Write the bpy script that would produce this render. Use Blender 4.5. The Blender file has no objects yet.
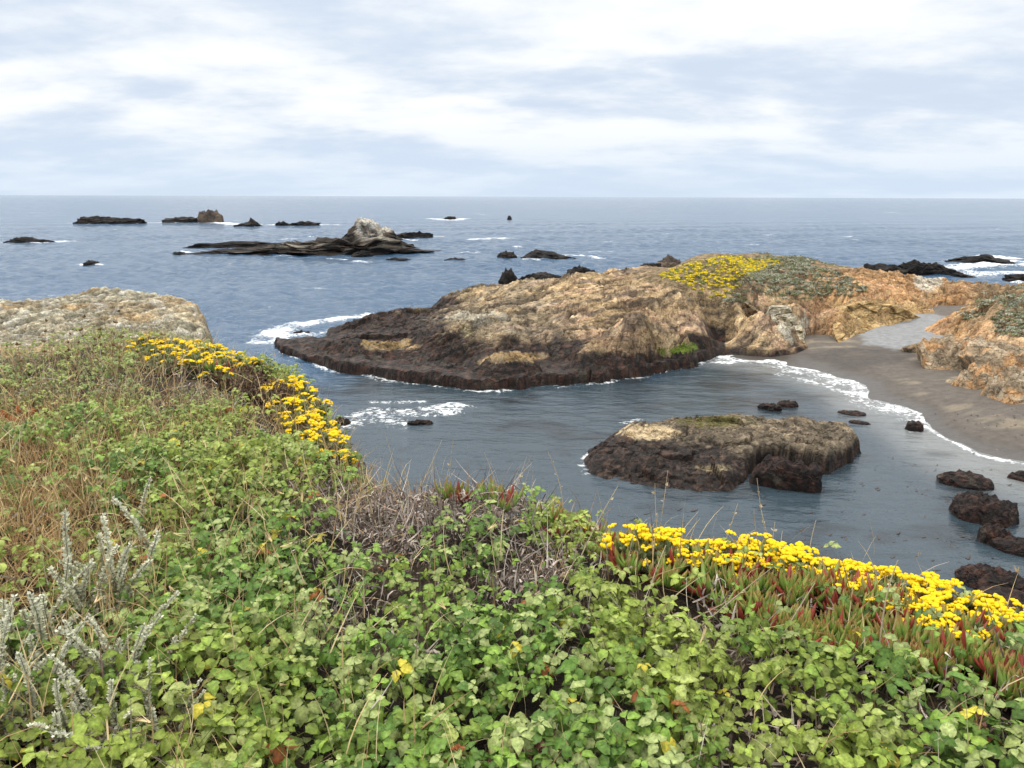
import bpy, math, random, numpy as np
random.seed(7); RNG = np.random.default_rng(11)
SC = bpy.context.scene; COL = SC.collection
PI = math.pi
# ------------------------------------------------------------------ camera
H = 12.0; F = 760.0; PITCH = math.radians(13.9); ROLL = 3.5/1024
fw = np.array([0, math.cos(PITCH), -math.sin(PITCH)]); r0 = np.array([1.,0,0]); u0 = np.array([0, math.sin(PITCH), math.cos(PITCH)])
rt = r0*math.cos(ROLL)+u0*math.sin(ROLL); up = -r0*math.sin(ROLL)+u0*math.cos(ROLL)
CAM = np.array([0,0,H])
from mathutils import Matrix, Vector
cd = bpy.data.cameras.new('camera'); co = bpy.data.objects.new('camera', cd); COL.objects.link(co)
cd.sensor_width = 36; cd.lens = 36*F/1024; cd.clip_start = 0.05; cd.clip_end = 30000
m = Matrix([[rt[0],up[0],-fw[0],0],[rt[1],up[1],-fw[1],0],[rt[2],up[2],-fw[2],H],[0,0,0,1]])
co.matrix_world = m; SC.camera = co
def ray(px, py):
    d = fw + rt*(px-512)/F + up*(384-py)/F
    return d
def W(px, py, z=0.0):
    d = ray(px, py); t = (z-H)/d[2]; p = CAM+d*t
    return np.array([p[0], p[1], z])
def WD(px, py, D):
    d = ray(px, py); t = D/math.hypot(d[0], d[1]); return CAM+d*t
def WF(px, py, Yf):
    d = ray(px, py); return CAM+d*(Yf/d[1])
# ------------------------------------------------------------------ noise
_p = np.random.default_rng(3).permutation(256); _p = np.concatenate([_p,_p,_p])
_g = np.random.default_rng(4).normal(size=(256,3)); _g /= np.linalg.norm(_g,axis=1)[:,None]
def pn(x, y, z=0.0):
    x, y, z = np.broadcast_arrays(np.asarray(x,float), np.asarray(y,float), np.asarray(z,float))
    xi=np.floor(x).astype(int); yi=np.floor(y).astype(int); zi=np.floor(z).astype(int)
    xf=x-xi; yf=y-yi; zf=z-zi
    s=lambda t:t*t*t*(t*(t*6-15)+10)
    u,v,w=s(xf),s(yf),s(zf)
    def c(dx,dy,dz):
        h=_p[_p[_p[(xi+dx)&255]+((yi+dy)&255)]+((zi+dz)&255)]
        g=_g[h]; return g[...,0]*(xf-dx)+g[...,1]*(yf-dy)+g[...,2]*(zf-dz)
    l=lambda a,b,t:a+(b-a)*t
    return l(l(l(c(0,0,0),c(1,0,0),u),l(c(0,1,0),c(1,1,0),u),v), l(l(c(0,0,1),c(1,0,1),u),l(c(0,1,1),c(1,1,1),u),v), w)*1.5
def fbm(x,y,z=0.0,o=4,g=0.5):
    a=1.;s=0;f=1.
    for i in range(o):
        s=s+a*pn(x*f+i*17.3,y*f+i*5.1,np.asarray(z)*f+i*9.7); a*=g; f*=2.03
    return s
def rid(x,y,z=0.0,o=4,g=0.5):
    a=1.;s=0;f=1.;t=0
    for i in range(o):
        s=s+a*(1-2.2*np.abs(pn(x*f+i*7.3,y*f+i*15.1,np.asarray(z)*f+i*3.7))); t+=a; a*=g; f*=2.1
    return s/t
def ss(a,b,x): 
    t=np.clip((x-a)/(b-a),0,1); return t*t*(3-2*t)
def cell(x,y,sd=0):
    # worley F1,F2 and cell id (2d)
    xi=np.floor(x).astype(int); yi=np.floor(y).astype(int)
    f1=np.full(x.shape,9.); f2=np.full(x.shape,9.); idm=np.zeros(x.shape)
    for dx in (-1,0,1):
        for dy in (-1,0,1):
            h=_p[_p[(xi+dx+sd)&255]+((yi+dy)&255)]; h2=_p[h+77]
            px=xi+dx+h/256.; py=yi+dy+h2/256.
            d=np.hypot(px-x,py-y); n=d<f1
            f2=np.where(n,f1,np.minimum(f2,d)); idm=np.where(n,_p[h2+31]/256.,idm); f1=np.where(n,d,f1)
    return f1,f2,idm
def facets(x,y,sd=0,tilt=1.0):
    xi=np.floor(x).astype(int); yi=np.floor(y).astype(int)
    f1=np.full(x.shape,9.); f2=np.full(x.shape,9.); hh=np.zeros(x.shape)
    for dx in (-1,0,1):
        for dy in (-1,0,1):
            h=_p[_p[(xi+dx+sd)&255]+((yi+dy)&255)]; h2=_p[h+77]
            ex=x-(xi+dx+h/256.); ey=y-(yi+dy+h2/256.)
            d=np.hypot(ex,ey); n=d<f1
            v=(_p[h2+31]/256.-.5)+tilt*((_p[h+13]/256.-.5)*ex+(_p[h2+90]/256.-.5)*ey)
            f2=np.where(n,f1,np.minimum(f2,d)); hh=np.where(n,v,hh); f1=np.where(n,d,f1)
    return hh,f2-f1
# ------------------------------------------------------------------ mesh helpers
def mk_mesh(name, V, Fc, mat=None, smooth=True, cols=None, fl=None):
    me=bpy.data.meshes.new(name); V=np.asarray(V,np.float32); Fc=np.asarray(Fc,np.int32); k=Fc.shape[1]
    me.vertices.add(len(V)); me.vertices.foreach_set('co',V.ravel())
    me.loops.add(Fc.size); me.loops.foreach_set('vertex_index',Fc.ravel())
    me.polygons.add(len(Fc)); me.polygons.foreach_set('loop_start',np.arange(len(Fc),dtype=np.int32)*k)
    me.update(calc_edges=True)
    me.polygons.foreach_set('use_smooth',np.full(len(Fc),smooth))
    if cols is not None:
        C=np.asarray(cols,np.float32)
        if C.shape[1]==3: C=np.concatenate([C,np.ones((len(C),1),np.float32)],1)
        a=me.color_attributes.new('col','FLOAT_COLOR','POINT'); a.data.foreach_set('color',C.ravel())
    for kx,v in (fl or {}).items():
        a=me.attributes.new(kx,'FLOAT','POINT'); a.data.foreach_set('value',np.asarray(v,np.float32).ravel())
    me.validate(); 
    if mat: me.materials.append(mat)
    return me
def link(name, me, parent=None, loc=(0,0,0), label=None, cat=None, group=None, kind=None):
    o=bpy.data.objects.new(name, me); COL.objects.link(o); o.location=loc
    if parent: o.parent=parent
    if label: o['label']=label
    if cat: o['category']=cat
    if group: o['group']=group
    if kind: o['kind']=kind
    return o
def gridfaces(nx, ny):
    i=np.arange(nx-1); j=np.arange(ny-1); I,J=np.meshgrid(i,j,indexing='ij')
    a=(I*ny+J).ravel(); return np.stack([a,a+ny,a+ny+1,a+1],1)
def tps(P, Z, lam=0.02):
    P=np.asarray(P,float); Z=np.asarray(Z,float); n=len(P); sc=20.
    def U(r2): return np.where(r2>0, r2*np.log(np.maximum(r2,1e-12)),0)
    Q=P/sc; d=((Q[:,None]-Q[None])**2).sum(2); K=U(d)+lam*np.eye(n)*0.05
    A=np.zeros((n+3,n+3)); A[:n,:n]=K; A[:n,n]=1; A[:n,n+1:]=Q; A[n,:n]=1; A[n+1:,:n]=Q.T
    w=np.linalg.solve(A,np.concatenate([Z,[0,0,0]]))
    def f(X,Y):
        X=X/sc;Y=Y/sc; o=w[n]+w[n+1]*X+w[n+2]*Y
        for i in range(n): o=o+w[i]*U((X-Q[i,0])**2+(Y-Q[i,1])**2)
        return o
    return f
def sdpoly(X,Y,poly):
    # signed distance, positive inside
    P=np.asarray(poly)[:,:2]; n=len(P); d=np.full(X.shape,1e9); ins=np.zeros(X.shape,bool)
    for i in range(n):
        a=P[i]; b=P[(i+1)%n]; e=b-a; t=np.clip(((X-a[0])*e[0]+(Y-a[1])*e[1])/(e@e+1e-12),0,1)
        d=np.minimum(d,np.hypot(X-a[0]-t*e[0],Y-a[1]-t*e[1]))
        c=((a[1]>Y)!=(b[1]>Y)); 
        with np.errstate(divide='ignore',invalid='ignore'): xx=(b[0]-a[0])*(Y-a[1])/(b[1]-a[1]+1e-30)+a[0]
        ins^=(c&(X<xx))
    return np.where(ins,d,-d)
def dline(X,Y,pts):
    P=np.asarray(pts)[:,:2]; d=np.full(X.shape,1e9)
    for a,b in zip(P[:-1],P[1:]):
        e=b-a; t=np.clip(((X-a[0])*e[0]+(Y-a[1])*e[1])/(e@e+1e-12),0,1)
        d=np.minimum(d,np.hypot(X-a[0]-t*e[0],Y-a[1]-t*e[1]))
    return d
def merge(parts):
    V=[];Fa=[];C=[];n=0
    for v,f,c in parts: V.append(v);Fa.append(f+n);C.append(c);n+=len(v)
    return np.concatenate(V),np.concatenate(Fa),np.concatenate(C)
def scatter(T, Ft, R, pos, scale, col, shade=None):
    """T (V,3) template, R (N,3,3), pos (N,3), scale (N,) or (N,3), col (N,3); shade (V,) brightness or (V,3) multiply"""
    N=len(pos); sc=np.asarray(scale); sc=sc[:,None] if sc.ndim==1 else sc
    L=T[None]*sc[:,None,:]
    V=np.einsum('nij,nvj->nvi',R,L)+pos[:,None]
    Fa=Ft[None]+(np.arange(N)*len(T))[:,None,None]
    C=np.repeat(col[:,None],len(T),1)
    if shade is not None:
        s=shade if shade.ndim==2 else shade[:,None]; C=C*s[None]
    return V.reshape(-1,3),Fa.reshape(-1,Ft.shape[1]),C.reshape(-1,3)
def rots(yaw, tilt, tdir, spin=None):
    """rotation: spin about z by yaw then tilt by 'tilt' about horizontal axis at angle tdir"""
    N=len(yaw); c,s=np.cos(yaw),np.sin(yaw); Z=np.zeros(N); O=np.ones(N)
    Rz=np.stack([np.stack([c,-s,Z],1),np.stack([s,c,Z],1),np.stack([Z,Z,O],1)],1)
    ax=np.stack([np.cos(tdir),np.sin(tdir),Z],1); ct,st=np.cos(tilt),np.sin(tilt)
    K=np.zeros((N,3,3)); K[:,0,1]=-ax[:,2];K[:,0,2]=ax[:,1];K[:,1,0]=ax[:,2];K[:,1,2]=-ax[:,0];K[:,2,0]=-ax[:,1];K[:,2,1]=ax[:,0]
    Rt=np.eye(3)[None]+st[:,None,None]*K+(1-ct)[:,None,None]*(K@K)
    return Rt@Rz
# ------------------------------------------------------------------ materials
def nt(name):
    m=bpy.data.materials.new(name); m.use_nodes=True; t=m.node_tree; t.nodes.clear()
    o=t.nodes.new('ShaderNodeOutputMaterial'); b=t.nodes.new('ShaderNodeBsdfPrincipled'); t.links.new(b.outputs[0],o.inputs[0]); return m,t,b,o
def N(t,ty,**k):
    n=t.nodes.new(ty)
    for a,v in k.items():
        if a.startswith('i_'):
            key=a[2:]; key=int(key) if key.isdigit() else key.replace('_',' ')
            n.inputs[key].default_value=v
        else: setattr(n,a,v)
    return n
def L(t,a,b): t.links.new(a,b)
def noise(t,scale,detail=4,rough=0.55,vec=None,dist=0.0):
    n=N(t,'ShaderNodeTexNoise'); n.inputs['Scale'].default_value=scale; n.inputs['Detail'].default_value=detail; n.inputs['Roughness'].default_value=rough; n.inputs['Distortion'].default_value=dist
    if vec is not None: L(t,vec,n.inputs['Vector'])
    return n
def mapr(t,src,a,b,c,d,smooth=True):
    n=N(t,'ShaderNodeMapRange'); n.interpolation_type='SMOOTHSTEP' if smooth else 'LINEAR'
    L(t,src,n.inputs[0]); n.inputs[1].default_value=a;n.inputs[2].default_value=b;n.inputs[3].default_value=c;n.inputs[4].default_value=d; return n
def mth(t,op,a,b=None):
    n=N(t,'ShaderNodeMath',operation=op)
    for i,v in enumerate((a,b)):
        if v is None: continue
        if hasattr(v,'links'): L(t,v,n.inputs[i])
        else: n.inputs[i].default_value=v
    return n.outputs[0]
def mixc(t,fac,a,b,blend='MIX'):
    n=N(t,'ShaderNodeMix',data_type='RGBA',blend_type=blend)
    for i,v in ((0,fac),(6,a),(7,b)):
        if hasattr(v,'links'): L(t,v,n.inputs[i])
        else: n.inputs[i].default_value=v if i==0 or len(v)==4 else (*v,1)
    return n.outputs[2]
def geo_pos(t): return N(t,'ShaderNodeNewGeometry').outputs['Position']
def mat_rock(name, s=1.0, bump=0.12):
    m,t,b,o=nt(name); P=geo_pos(t)
    at=N(t,'ShaderNodeAttribute',attribute_name='col')
    n1=noise(t,1.3*s,8,0.65,P); n2=noise(t,9*s,6,0.7,P); 
    v=mapr(t,n1.outputs[0],.3,.7,.6,1.45,False); v2=mapr(t,n2.outputs[0],.3,.7,.5,1.55,False)
    k=mth(t,'MULTIPLY',v.outputs[0],v2.outputs[0])
    vo=N(t,'ShaderNodeTexVoronoi',feature='DISTANCE_TO_EDGE'); vo.inputs['Scale'].default_value=0.9*s
    dn=noise(t,2.0*s,4,.6,P); add=N(t,'ShaderNodeVectorMath',operation='MULTIPLY_ADD'); L(t,dn.outputs['Color'],add.inputs[0]); add.inputs[1].default_value=(.9,.9,.9); L(t,P,add.inputs[2])
    mp=N(t,'ShaderNodeMapping'); mp.inputs['Rotation'].default_value=(0.5,0.3,0.6); mp.inputs['Scale'].default_value=(0.6,1.7,2.4); L(t,add.outputs[0],mp.inputs[0]); L(t,mp.outputs[0],vo.inputs['Vector'])
    cr=mapr(t,vo.outputs[0],0.0,0.05,0.45,1.0)
    k2=mth(t,'MULTIPLY',k,cr.outputs[0])
    cc=N(t,'ShaderNodeVectorMath',operation='SCALE'); L(t,at.outputs['Color'],cc.inputs[0]); L(t,k2,cc.inputs['Scale'])
    L(t,cc.outputs[0],b.inputs['Base Color'])
    L(t,mapr(t,at.outputs['Alpha'],0,1,.92,.55,False).outputs[0],b.inputs['Roughness'])
    b.inputs['Specular IOR Level'].default_value=.22
    h=mth(t,'ADD',mth(t,'MULTIPLY',n1.outputs[0],1.0),mth(t,'MULTIPLY',n2.outputs[0],.45)); h=mth(t,'ADD',h,mth(t,'MULTIPLY',cr.outputs[0],.35))
    bp=N(t,'ShaderNodeBump'); bp.inputs['Strength'].default_value=1; bp.inputs['Distance'].default_value=bump*1.3; L(t,h,bp.inputs['Height']); L(t,bp.outputs[0],b.inputs['Normal'])
    return m
M_ROCK=mat_rock('rock'); M_ROCKF=mat_rock('far_rock',.35,.4)
M_STONE=mat_rock('weathered_stone',5.0,.022)
def mat_leaf(name, rough=.5, trans=.25, var=.25, sc=30, spec=.3):
    m,t,b,o=nt(name); at=N(t,'ShaderNodeAttribute',attribute_name='col'); P=geo_pos(t)
    n=noise(t,sc,3,.6,P); v=mapr(t,n.outputs[0],.3,.7,1-var,1+var,False)
    cc=N(t,'ShaderNodeVectorMath',operation='SCALE'); L(t,at.outputs['Color'],cc.inputs[0]); L(t,v.outputs[0],cc.inputs['Scale'])
    L(t,cc.outputs[0],b.inputs['Base Color']); b.inputs['Roughness'].default_value=rough; b.inputs['Specular IOR Level'].default_value=spec
    if trans>0:
        tr=N(t,'ShaderNodeBsdfTranslucent'); L(t,cc.outputs[0],tr.inputs[0]); mx=N(t,'ShaderNodeMixShader'); mx.inputs[0].default_value=trans
        L(t,b.outputs[0],mx.inputs[1]); L(t,tr.outputs[0],mx.inputs[2]); L(t,mx.outputs[0],o.inputs[0])
    return m
M_LEAF=mat_leaf('bramble_leaf',.48,.16,.42,85,.2); M_DRY=mat_leaf('dry_grass',.8,.15,.2,40,.1); M_SAGE=mat_leaf('sage_leaf',.9,.12,.15,60,.1)
M_SUCC=mat_leaf('succulent',.38,.0,.15,40,.45); M_TWIG=mat_leaf('dead_twig',.85,0,.3,80,.15)
M_YEL=mat_leaf('yellow_flower',.7,.15,.12,200,.1)
# ------------------------------------------------------------------ world
w=bpy.data.worlds.new('World'); SC.world=w; w.use_nodes=True; t=w.node_tree; t.nodes.clear()
SUN_EL=math.radians(56); SUN_AZ=math.radians(-50)   # azimuth measured from +Y towards +X
wo=N(t,'ShaderNodeOutputWorld'); bg=N(t,'ShaderNodeBackground'); bg.inputs[1].default_value=.1; L(t,bg.outputs[0],wo.inputs[0])
sky=N(t,'ShaderNodeTexSky',sky_type='NISHITA'); sky.sun_disc=False; sky.sun_elevation=SUN_EL; sky.sun_rotation=SUN_AZ; sky.dust_density=1.0
tc=N(t,'ShaderNodeTexCoord'); sx=N(t,'ShaderNodeSeparateXYZ'); L(t,tc.outputs['Generated'],sx.inputs[0])
zc=mth(t,'ADD',mth(t,'MAXIMUM',sx.outputs[2],0.0),0.20)
cx=mth(t,'DIVIDE',sx.outputs[0],zc); cy=mth(t,'DIVIDE',sx.outputs[1],zc)
cb=N(t,'ShaderNodeCombineXYZ'); L(t,cx,cb.inputs[0]); L(t,mth(t,'MULTIPLY',cy,1.35),cb.inputs[1])
mp=N(t,'ShaderNodeMapping'); L(t,cb.outputs[0],mp.inputs[0]); mp.inputs['Location'].default_value=(3.1,7.7,0)
n1=noise(t,1.0,7,.52,mp.outputs[0],.2)
n2=noise(t,3.4,5,.55,mp.outputs[0],.1)
mp2=N(t,'ShaderNodeMapping'); L(t,cb.outputs[0],mp2.inputs[0]); mp2.inputs['Location'].default_value=(-8.2,2.4,4)
n3=noise(t,.4,4,.5,mp2.outputs[0],.2)
s=mth(t,'ADD',mth(t,'MULTIPLY',n1.outputs[0],.75),mth(t,'MULTIPLY',n2.outputs[0],.25))
br=mapr(t,s,.39,.60,0,1)
cloud=mixc(t,br.outputs[0],(6.1,7.05,8.4),(9.4,9.6,9.75))
gap=mapr(t,n3.outputs[0],.56,.70,0,.55)
cloud=mixc(t,gap.outputs[0],cloud,mixc(t,.6,sky.outputs[0],(5.6,6.9,8.8)))
hz=mapr(t,sx.outputs[2],.0,.11,1,0)
cloud=mixc(t,mth(t,'MULTIPLY',hz.outputs[0],.75),cloud,(6.2,7.35,8.75))
# an overcast sky is brighter overhead than at the horizon
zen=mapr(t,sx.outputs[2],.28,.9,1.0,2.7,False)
warm=mapr(t,sx.outputs[2],.3,.7,0,.8,False); cloud=mixc(t,warm.outputs[0],cloud,(8.9,8.5,8.0))
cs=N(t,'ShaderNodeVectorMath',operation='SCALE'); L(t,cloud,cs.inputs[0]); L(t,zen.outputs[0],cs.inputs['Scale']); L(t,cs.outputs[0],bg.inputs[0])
sl=bpy.data.lights.new('sun','SUN'); sl.energy=1.5; sl.angle=math.radians(10); sl.color=(1,.95,.87); so=bpy.data.objects.new('sun',sl); COL.objects.link(so)
sd=Vector((math.sin(SUN_AZ)*math.cos(SUN_EL),math.cos(SUN_AZ)*math.cos(SUN_EL),math.sin(SUN_EL))); so.rotation_euler=sd.to_track_quat('Z','Y').to_euler()
so.location=(0,0,60)
vs=SC.view_settings; SC.display_settings.display_device='sRGB'; vs.view_transform='Standard'; vs.look='None'; vs.exposure=.12; vs.gamma=1; vs.use_curve_mapping=False
SC.cycles.max_bounces=6; SC.cycles.use_denoising=True; SC.cycles.caustics_reflective=False; SC.cycles.caustics_refractive=False

# ------------------------------------------------------------------ rock colouring
def mixn(a,b,f): return a*(1-f[...,None])+np.asarray(b)*f[...,None]
def dark_band(C,wet,P,line,amp=.5,f=1.0):
    n=fbm(P[:,0]*.7,P[:,1]*.7,P[:,2]*.7,4)*amp
    k=ss(.45,-.35,P[:,2]-line-n)
    sp=ss(-.1,.45,fbm(P[:,0]*2.6*f,P[:,1]*2.6*f,P[:,2]*2.6*f,4))
    dk=mixn(np.tile(np.array([.018,.014,.012]),(len(P),1)),(.062,.030,.020),sp)
    gr=ss(.25,.6,fbm(P[:,0]*1.1+9,P[:,1]*1.1,P[:,2]*3,3)); dk=mixn(dk,(.09,.075,.055),gr*.5)
    return C*(1-k[:,None])+dk*k[:,None], np.maximum(wet,k)
# ------------------------------------------------------------------ headland
wl=[(250,345),(279,354),(300,363),(340,372),(400,382),(440,386),(470,390),(500,391),(520,389),(540,386.5),(570,385),(600,383),(625,379),(650,375),(690,368),(717,357)]
cp=[]
for (x,y) in wl[1:]:
    p=W(x,y,0); cp.append((p[0],p[1],0)); q=p[:2]*(1-1.0/np.hypot(*p[:2])); cp.append((q[0],q[1],-1.3))
    q=p[:2]*(1-4.0/np.hypot(*p[:2])); cp.append((q[0],q[1],-2.5))
for a in [(300,352,.5),(340,360,.7),(400,366,.8),(470,370,.85),(540,367,.9),(570,366,.95),(600,364,1.0),(650,358,1.0),(690,351,1.0),(708,347,.9),
          (320,342,.8),(380,345,1.3),(450,352,1.5),(520,356,1.6),(580,351,1.7),(610,343,2.0),(650,344,1.95),(690,345,1.6),
          (340,327,.9),(400,325,1.7),(460,325,2.3),(520,335,2.3),(560,331,2.4),(620,335,2.0),(680,334,1.8),(715,336,.9),
          (440,304,1.8),(470,300,2.5),(520,305,3.5),(560,300,3.9),(600,308,3.5),(650,305,3.6),(700,303,3.5),(735,308,3.1),(560,318,2.9),(640,320,2.6),(700,320,2.4),
          (700,275,4.9),(750,275,4.9),(800,280,4.5),(600,288,4.5),(650,285,4.7),(750,293,4.0),(850,288,3.6),(550,288,4.1),
          (730,343,.4),(760,342,.4),(742,328,1.8),(762,320,2.3),(790,331,1.4),(803,341,.3),(800,313,2.6),(820,330,.4),(824,316,1.0),(818,300,3.0),(842,343,.45),(862,337,.5),(890,329,.6),(918,319,.9),(842,332,1.3),(862,326,1.5),(890,318,1.6),(840,312,2.4),(862,308,2.5),(890,305,2.5),
          (930,308,1.8),(930,295,2.5),(890,290,3.1),(960,300,2.2),(940,284,2.8),(980,292,2.2),(1010,292,2.3),(880,342,-.2),(905,347,.0),(860,350,-.4),(905,334,.4),(935,318,.8)]:
    p=W(*a); cp.append(tuple(p))
for a in [(935,333,56.5),(927,352,55),(955,340,54.5),(990,350,50),(1024,372,45.5),(1024,300,62),(980,320,57),(960,312,62),(1070,330,58),(1070,372,46),(1140,360,50),(1140,300,66)]:
    cp.append(tuple(WF(*a)))
for a in [(930,362,-.4),(955,380,-.5),(990,410,-.6),(1060,425,-.4),(880,370,-1),(820,358,-1),(760,352,-1),(800,385,-1.8),(850,405,-1.8),(950,445,-1.5),(1050,470,-1.5),(1200,480,-1.5),(1300,420,-.5),(750,400,-2),(650,400,-2),(560,410,-2.2),(1150,560,-2),(900,470,-2),(750,480,-2.5),(1010,430,-.9),(1120,420,-.6)]:
    cp.append(tuple(W(*a)))
crest=[(292,347,.3),(345,324,.8),(400,312,1.4),(440,300,1.6),(470,291,2),(500,287,2.8),(540,281,4),(580,276.5,4.6),(620,272,5),(650,268,5.2),(690,258.5,5.6),(730,254.5,5.9),(770,254.5,6),(800,258,5.6),(830,264,5.0),(860,270,4.3),(900,277,3.3),(940,281,2.8),(990,286,2.4),(1030,287,2.3),(1090,287,2.6)]
for a in crest:
    p=W(*a); cp.append(tuple(p)); u=p[:2]/np.hypot(*p[:2])
    q=p[:2]+u*(4+p[2]*.4); cp.append((q[0],q[1],p[2]-2.2)); q=p[:2]+u*(9+p[2]); cp.append((q[0],q[1],-2.))
CP=np.array(cp); fh=tps(CP[:,:2],CP[:,2],.006)
print('res',np.abs(fh(CP[:,0],CP[:,1])-CP[:,2]).max(),np.abs(fh(CP[:,0],CP[:,1])-CP[:,2]).mean())
xs=np.arange(-32,62,.105); ys=np.arange(36,98,.105); X,Y=np.meshgrid(xs,ys,indexing='ij')
Z=fh(X,Y)
rm=np.array([W(a,b_,.5)[:2] for a,b_ in [(905,328),(915,345),(925,352),(945,361),(975,368),(1000,376),(1060,392),(1300,450),(1500,300),(1000,290),(930,305)]])
srm=sdpoly(X,Y,rm); reg=ss(0,3,X-W(900,350,.5)[0])*ss(67,62,Y)
Z=np.where(reg>.01, Z*(1-reg)+reg*np.minimum(Z,np.where(srm>0,.5+.8*srm**.8,.5+1.2*srm)), Z)
def proj(P):
    d=P-CAM; zf=d@fw; return 512+F*(d@rt)/zf, 384-F*(d@up)/zf
PX,PY=proj(np.stack([X,Y,Z],-1))
th=math.radians(28); U=X*math.cos(th)+Y*math.sin(th); Vv=-X*math.sin(th)+Y*math.cos(th)
wU=U+1.2*fbm(X*.2,Y*.2,0,3); wV=Vv+1.2*fbm(X*.2+5,Y*.2,3,3)
amp=ss(-.3,2.2,Z)
topv=ss(4.2,5.0,Z)*ss(615,670,PX)     # vegetated crown is smoother
r1=rid(wU*.16,wV*.42,0,4,.55); r2=rid(wU*.55,wV*1.25,3.3,4,.6)
rough=(.15+.85*amp)*(1-.45*ss(940,980,PX)*ss(310,330,PY))*(1-.75*topv)
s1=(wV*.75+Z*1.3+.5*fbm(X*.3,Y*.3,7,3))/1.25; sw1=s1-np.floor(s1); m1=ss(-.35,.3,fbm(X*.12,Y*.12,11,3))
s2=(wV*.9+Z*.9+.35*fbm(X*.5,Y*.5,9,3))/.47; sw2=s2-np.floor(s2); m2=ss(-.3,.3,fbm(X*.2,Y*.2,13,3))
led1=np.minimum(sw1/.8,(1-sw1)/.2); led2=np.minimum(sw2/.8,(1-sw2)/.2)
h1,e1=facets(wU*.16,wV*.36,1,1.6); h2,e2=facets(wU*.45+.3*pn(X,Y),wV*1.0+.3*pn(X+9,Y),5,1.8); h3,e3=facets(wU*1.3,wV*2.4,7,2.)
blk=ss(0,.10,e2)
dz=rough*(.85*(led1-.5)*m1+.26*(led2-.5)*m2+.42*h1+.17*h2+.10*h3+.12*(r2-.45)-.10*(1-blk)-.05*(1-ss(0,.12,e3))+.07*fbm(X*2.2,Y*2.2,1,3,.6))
Z2=Z+dz-.38*ss(560,430,PX)*ss(.5,1.3,Z)*ss(262,300,PX)
# seaweed-hung lip: small vertical wall near the waterline
Z2=np.where(Z2>.05, np.maximum(Z2,.05+.6*ss(0,.5,Z2)+.25*pn(X*1.3,Y*1.3)*ss(0.,.4,Z2)), Z2)
wlp=[W(a,b_,0)[:2] for a,b_ in wl[1:]]; wlp=np.array(wlp+[W(735,343,.3)[:2],np.array([14.,75.]),np.array([-12.,80.]),wlp[0]+np.array([-1.5,3.])])
swl=sdpoly(X+.35*fbm(X*.6,Y*.6,21,3),Y+.5*fbm(X*.6,Y*.6,23,3),wlp); lw=ss(W(722,357,0)[0],W(712,360,0)[0],X)*ss(64,58,Y)
tz=np.where(swl>0,np.minimum(.15+2.2*swl**.7,.75+.25*fbm(X*.9,Y*.9,25,3)),-9)
Z2=np.where((swl>0)&(lw>.5),np.maximum(Z2,tz),Z2); Z2=np.where((swl<0)&(lw>.5)&(swl>-6),np.minimum(Z2,.1+1.5*swl),Z2)
Z2=np.maximum(Z2,-2.2)
P=np.stack([X.ravel(),Y.ravel(),Z2.ravel()],1); n=len(P); px=PX.ravel(); py=PY.ravel(); x,y,z=P.T
tan=np.tile(np.array([.41,.295,.165]),(n,1))
g1=fbm(x*.22,y*.3,0,4); g2=fbm(wU.ravel()*.17,wV.ravel()*1.25+z*.8,2,4); g3=fbm(x*.9,y*.9,6,4)
C=mixn(tan,(.46,.31,.20),ss(-.1,.5,g1))
C=mixn(C,(.13,.10,.075),ss(.0,.32,g2)*.85)
C=mixn(C,(.56,.43,.26),ss(.18,.45,g3)*.55)
lft=ss(600,520,px)*ss(-.5,.35,g1+.25)   # greyer lichened left shoulder
C=mixn(C,(.19,.165,.12),lft*.65)
org=ss(770,860,px)*(.45+.55*ss(-.3,.3,g2)); C=mixn(C,(.42,.215,.085),org*.7)
org2=ss(950,1000,px); C=mixn(C,(.42,.30,.18),org2*.6)
lich=ss(-.05,.3,fbm(x*1.4,y*1.4,8,4)); 
C=mixn(C,(.46,.33,.16),ss(830,850,px)*ss(935,915,px)*ss(300,306,py)*ss(345,335,py)*.6)
C=mixn(C,(.50,.49,.40),ss(.0,.3,fbm(x*.5,y*.5,4,3)+.15-np.hypot((px-795)/22,(py-330)/11)*.8+.5)*.75)
# pale slab near the far right back
C=mixn(C,(.52,.46,.36),ss(1.0,.7,np.hypot((px-928)/17,(py-283)/11)))
C=mixn(C,(.50,.46,.36),ss(1.1,.6,np.hypot((px-470)/38,(py-317)/7)+.5*g3)*.8)
C=mixn(C,(.54,.46,.26),ss(1.1,.6,np.hypot((px-468)/9,(py-329)/4)+.3*g3))
C=mixn(C,(.30,.20,.085),ss(1.1,.5,np.hypot((px-385)/45,(py-341)/7)+.7*g3)*.8)
C=mixn(C,(.33,.22,.10),ss(1.1,.6,np.hypot((px-512)/40,(py-358)/6)+.5*g3)*.9)
C=mixn(C,(.36,.25,.15),ss(1.1,.6,np.hypot((px-630)/40,(py-348)/8)+.3*g3)*.8)
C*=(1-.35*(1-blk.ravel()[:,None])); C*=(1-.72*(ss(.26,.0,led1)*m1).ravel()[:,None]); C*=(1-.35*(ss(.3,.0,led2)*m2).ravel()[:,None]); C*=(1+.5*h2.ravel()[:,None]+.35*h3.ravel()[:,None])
wet=np.zeros(n)
line=2.0-.35*ss(700,740,px)+.45*ss(480,380,px)+.5*ss(420,330,px)
line=np.where(px>725,.55,line)
patch=np.maximum(ss(1.15,.7,np.hypot((px-640)/52,(py-347)/9)),np.maximum(ss(1.1,.6,np.hypot((px-512)/42,(py-358)/7)),ss(1.1,.5,np.hypot((px-385)/45,(py-341)/6))))
line=line-2.1*patch*ss(-.4,.1,g3+.1)
C,wet=dark_band(C,wet,P,line,.55)
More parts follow.
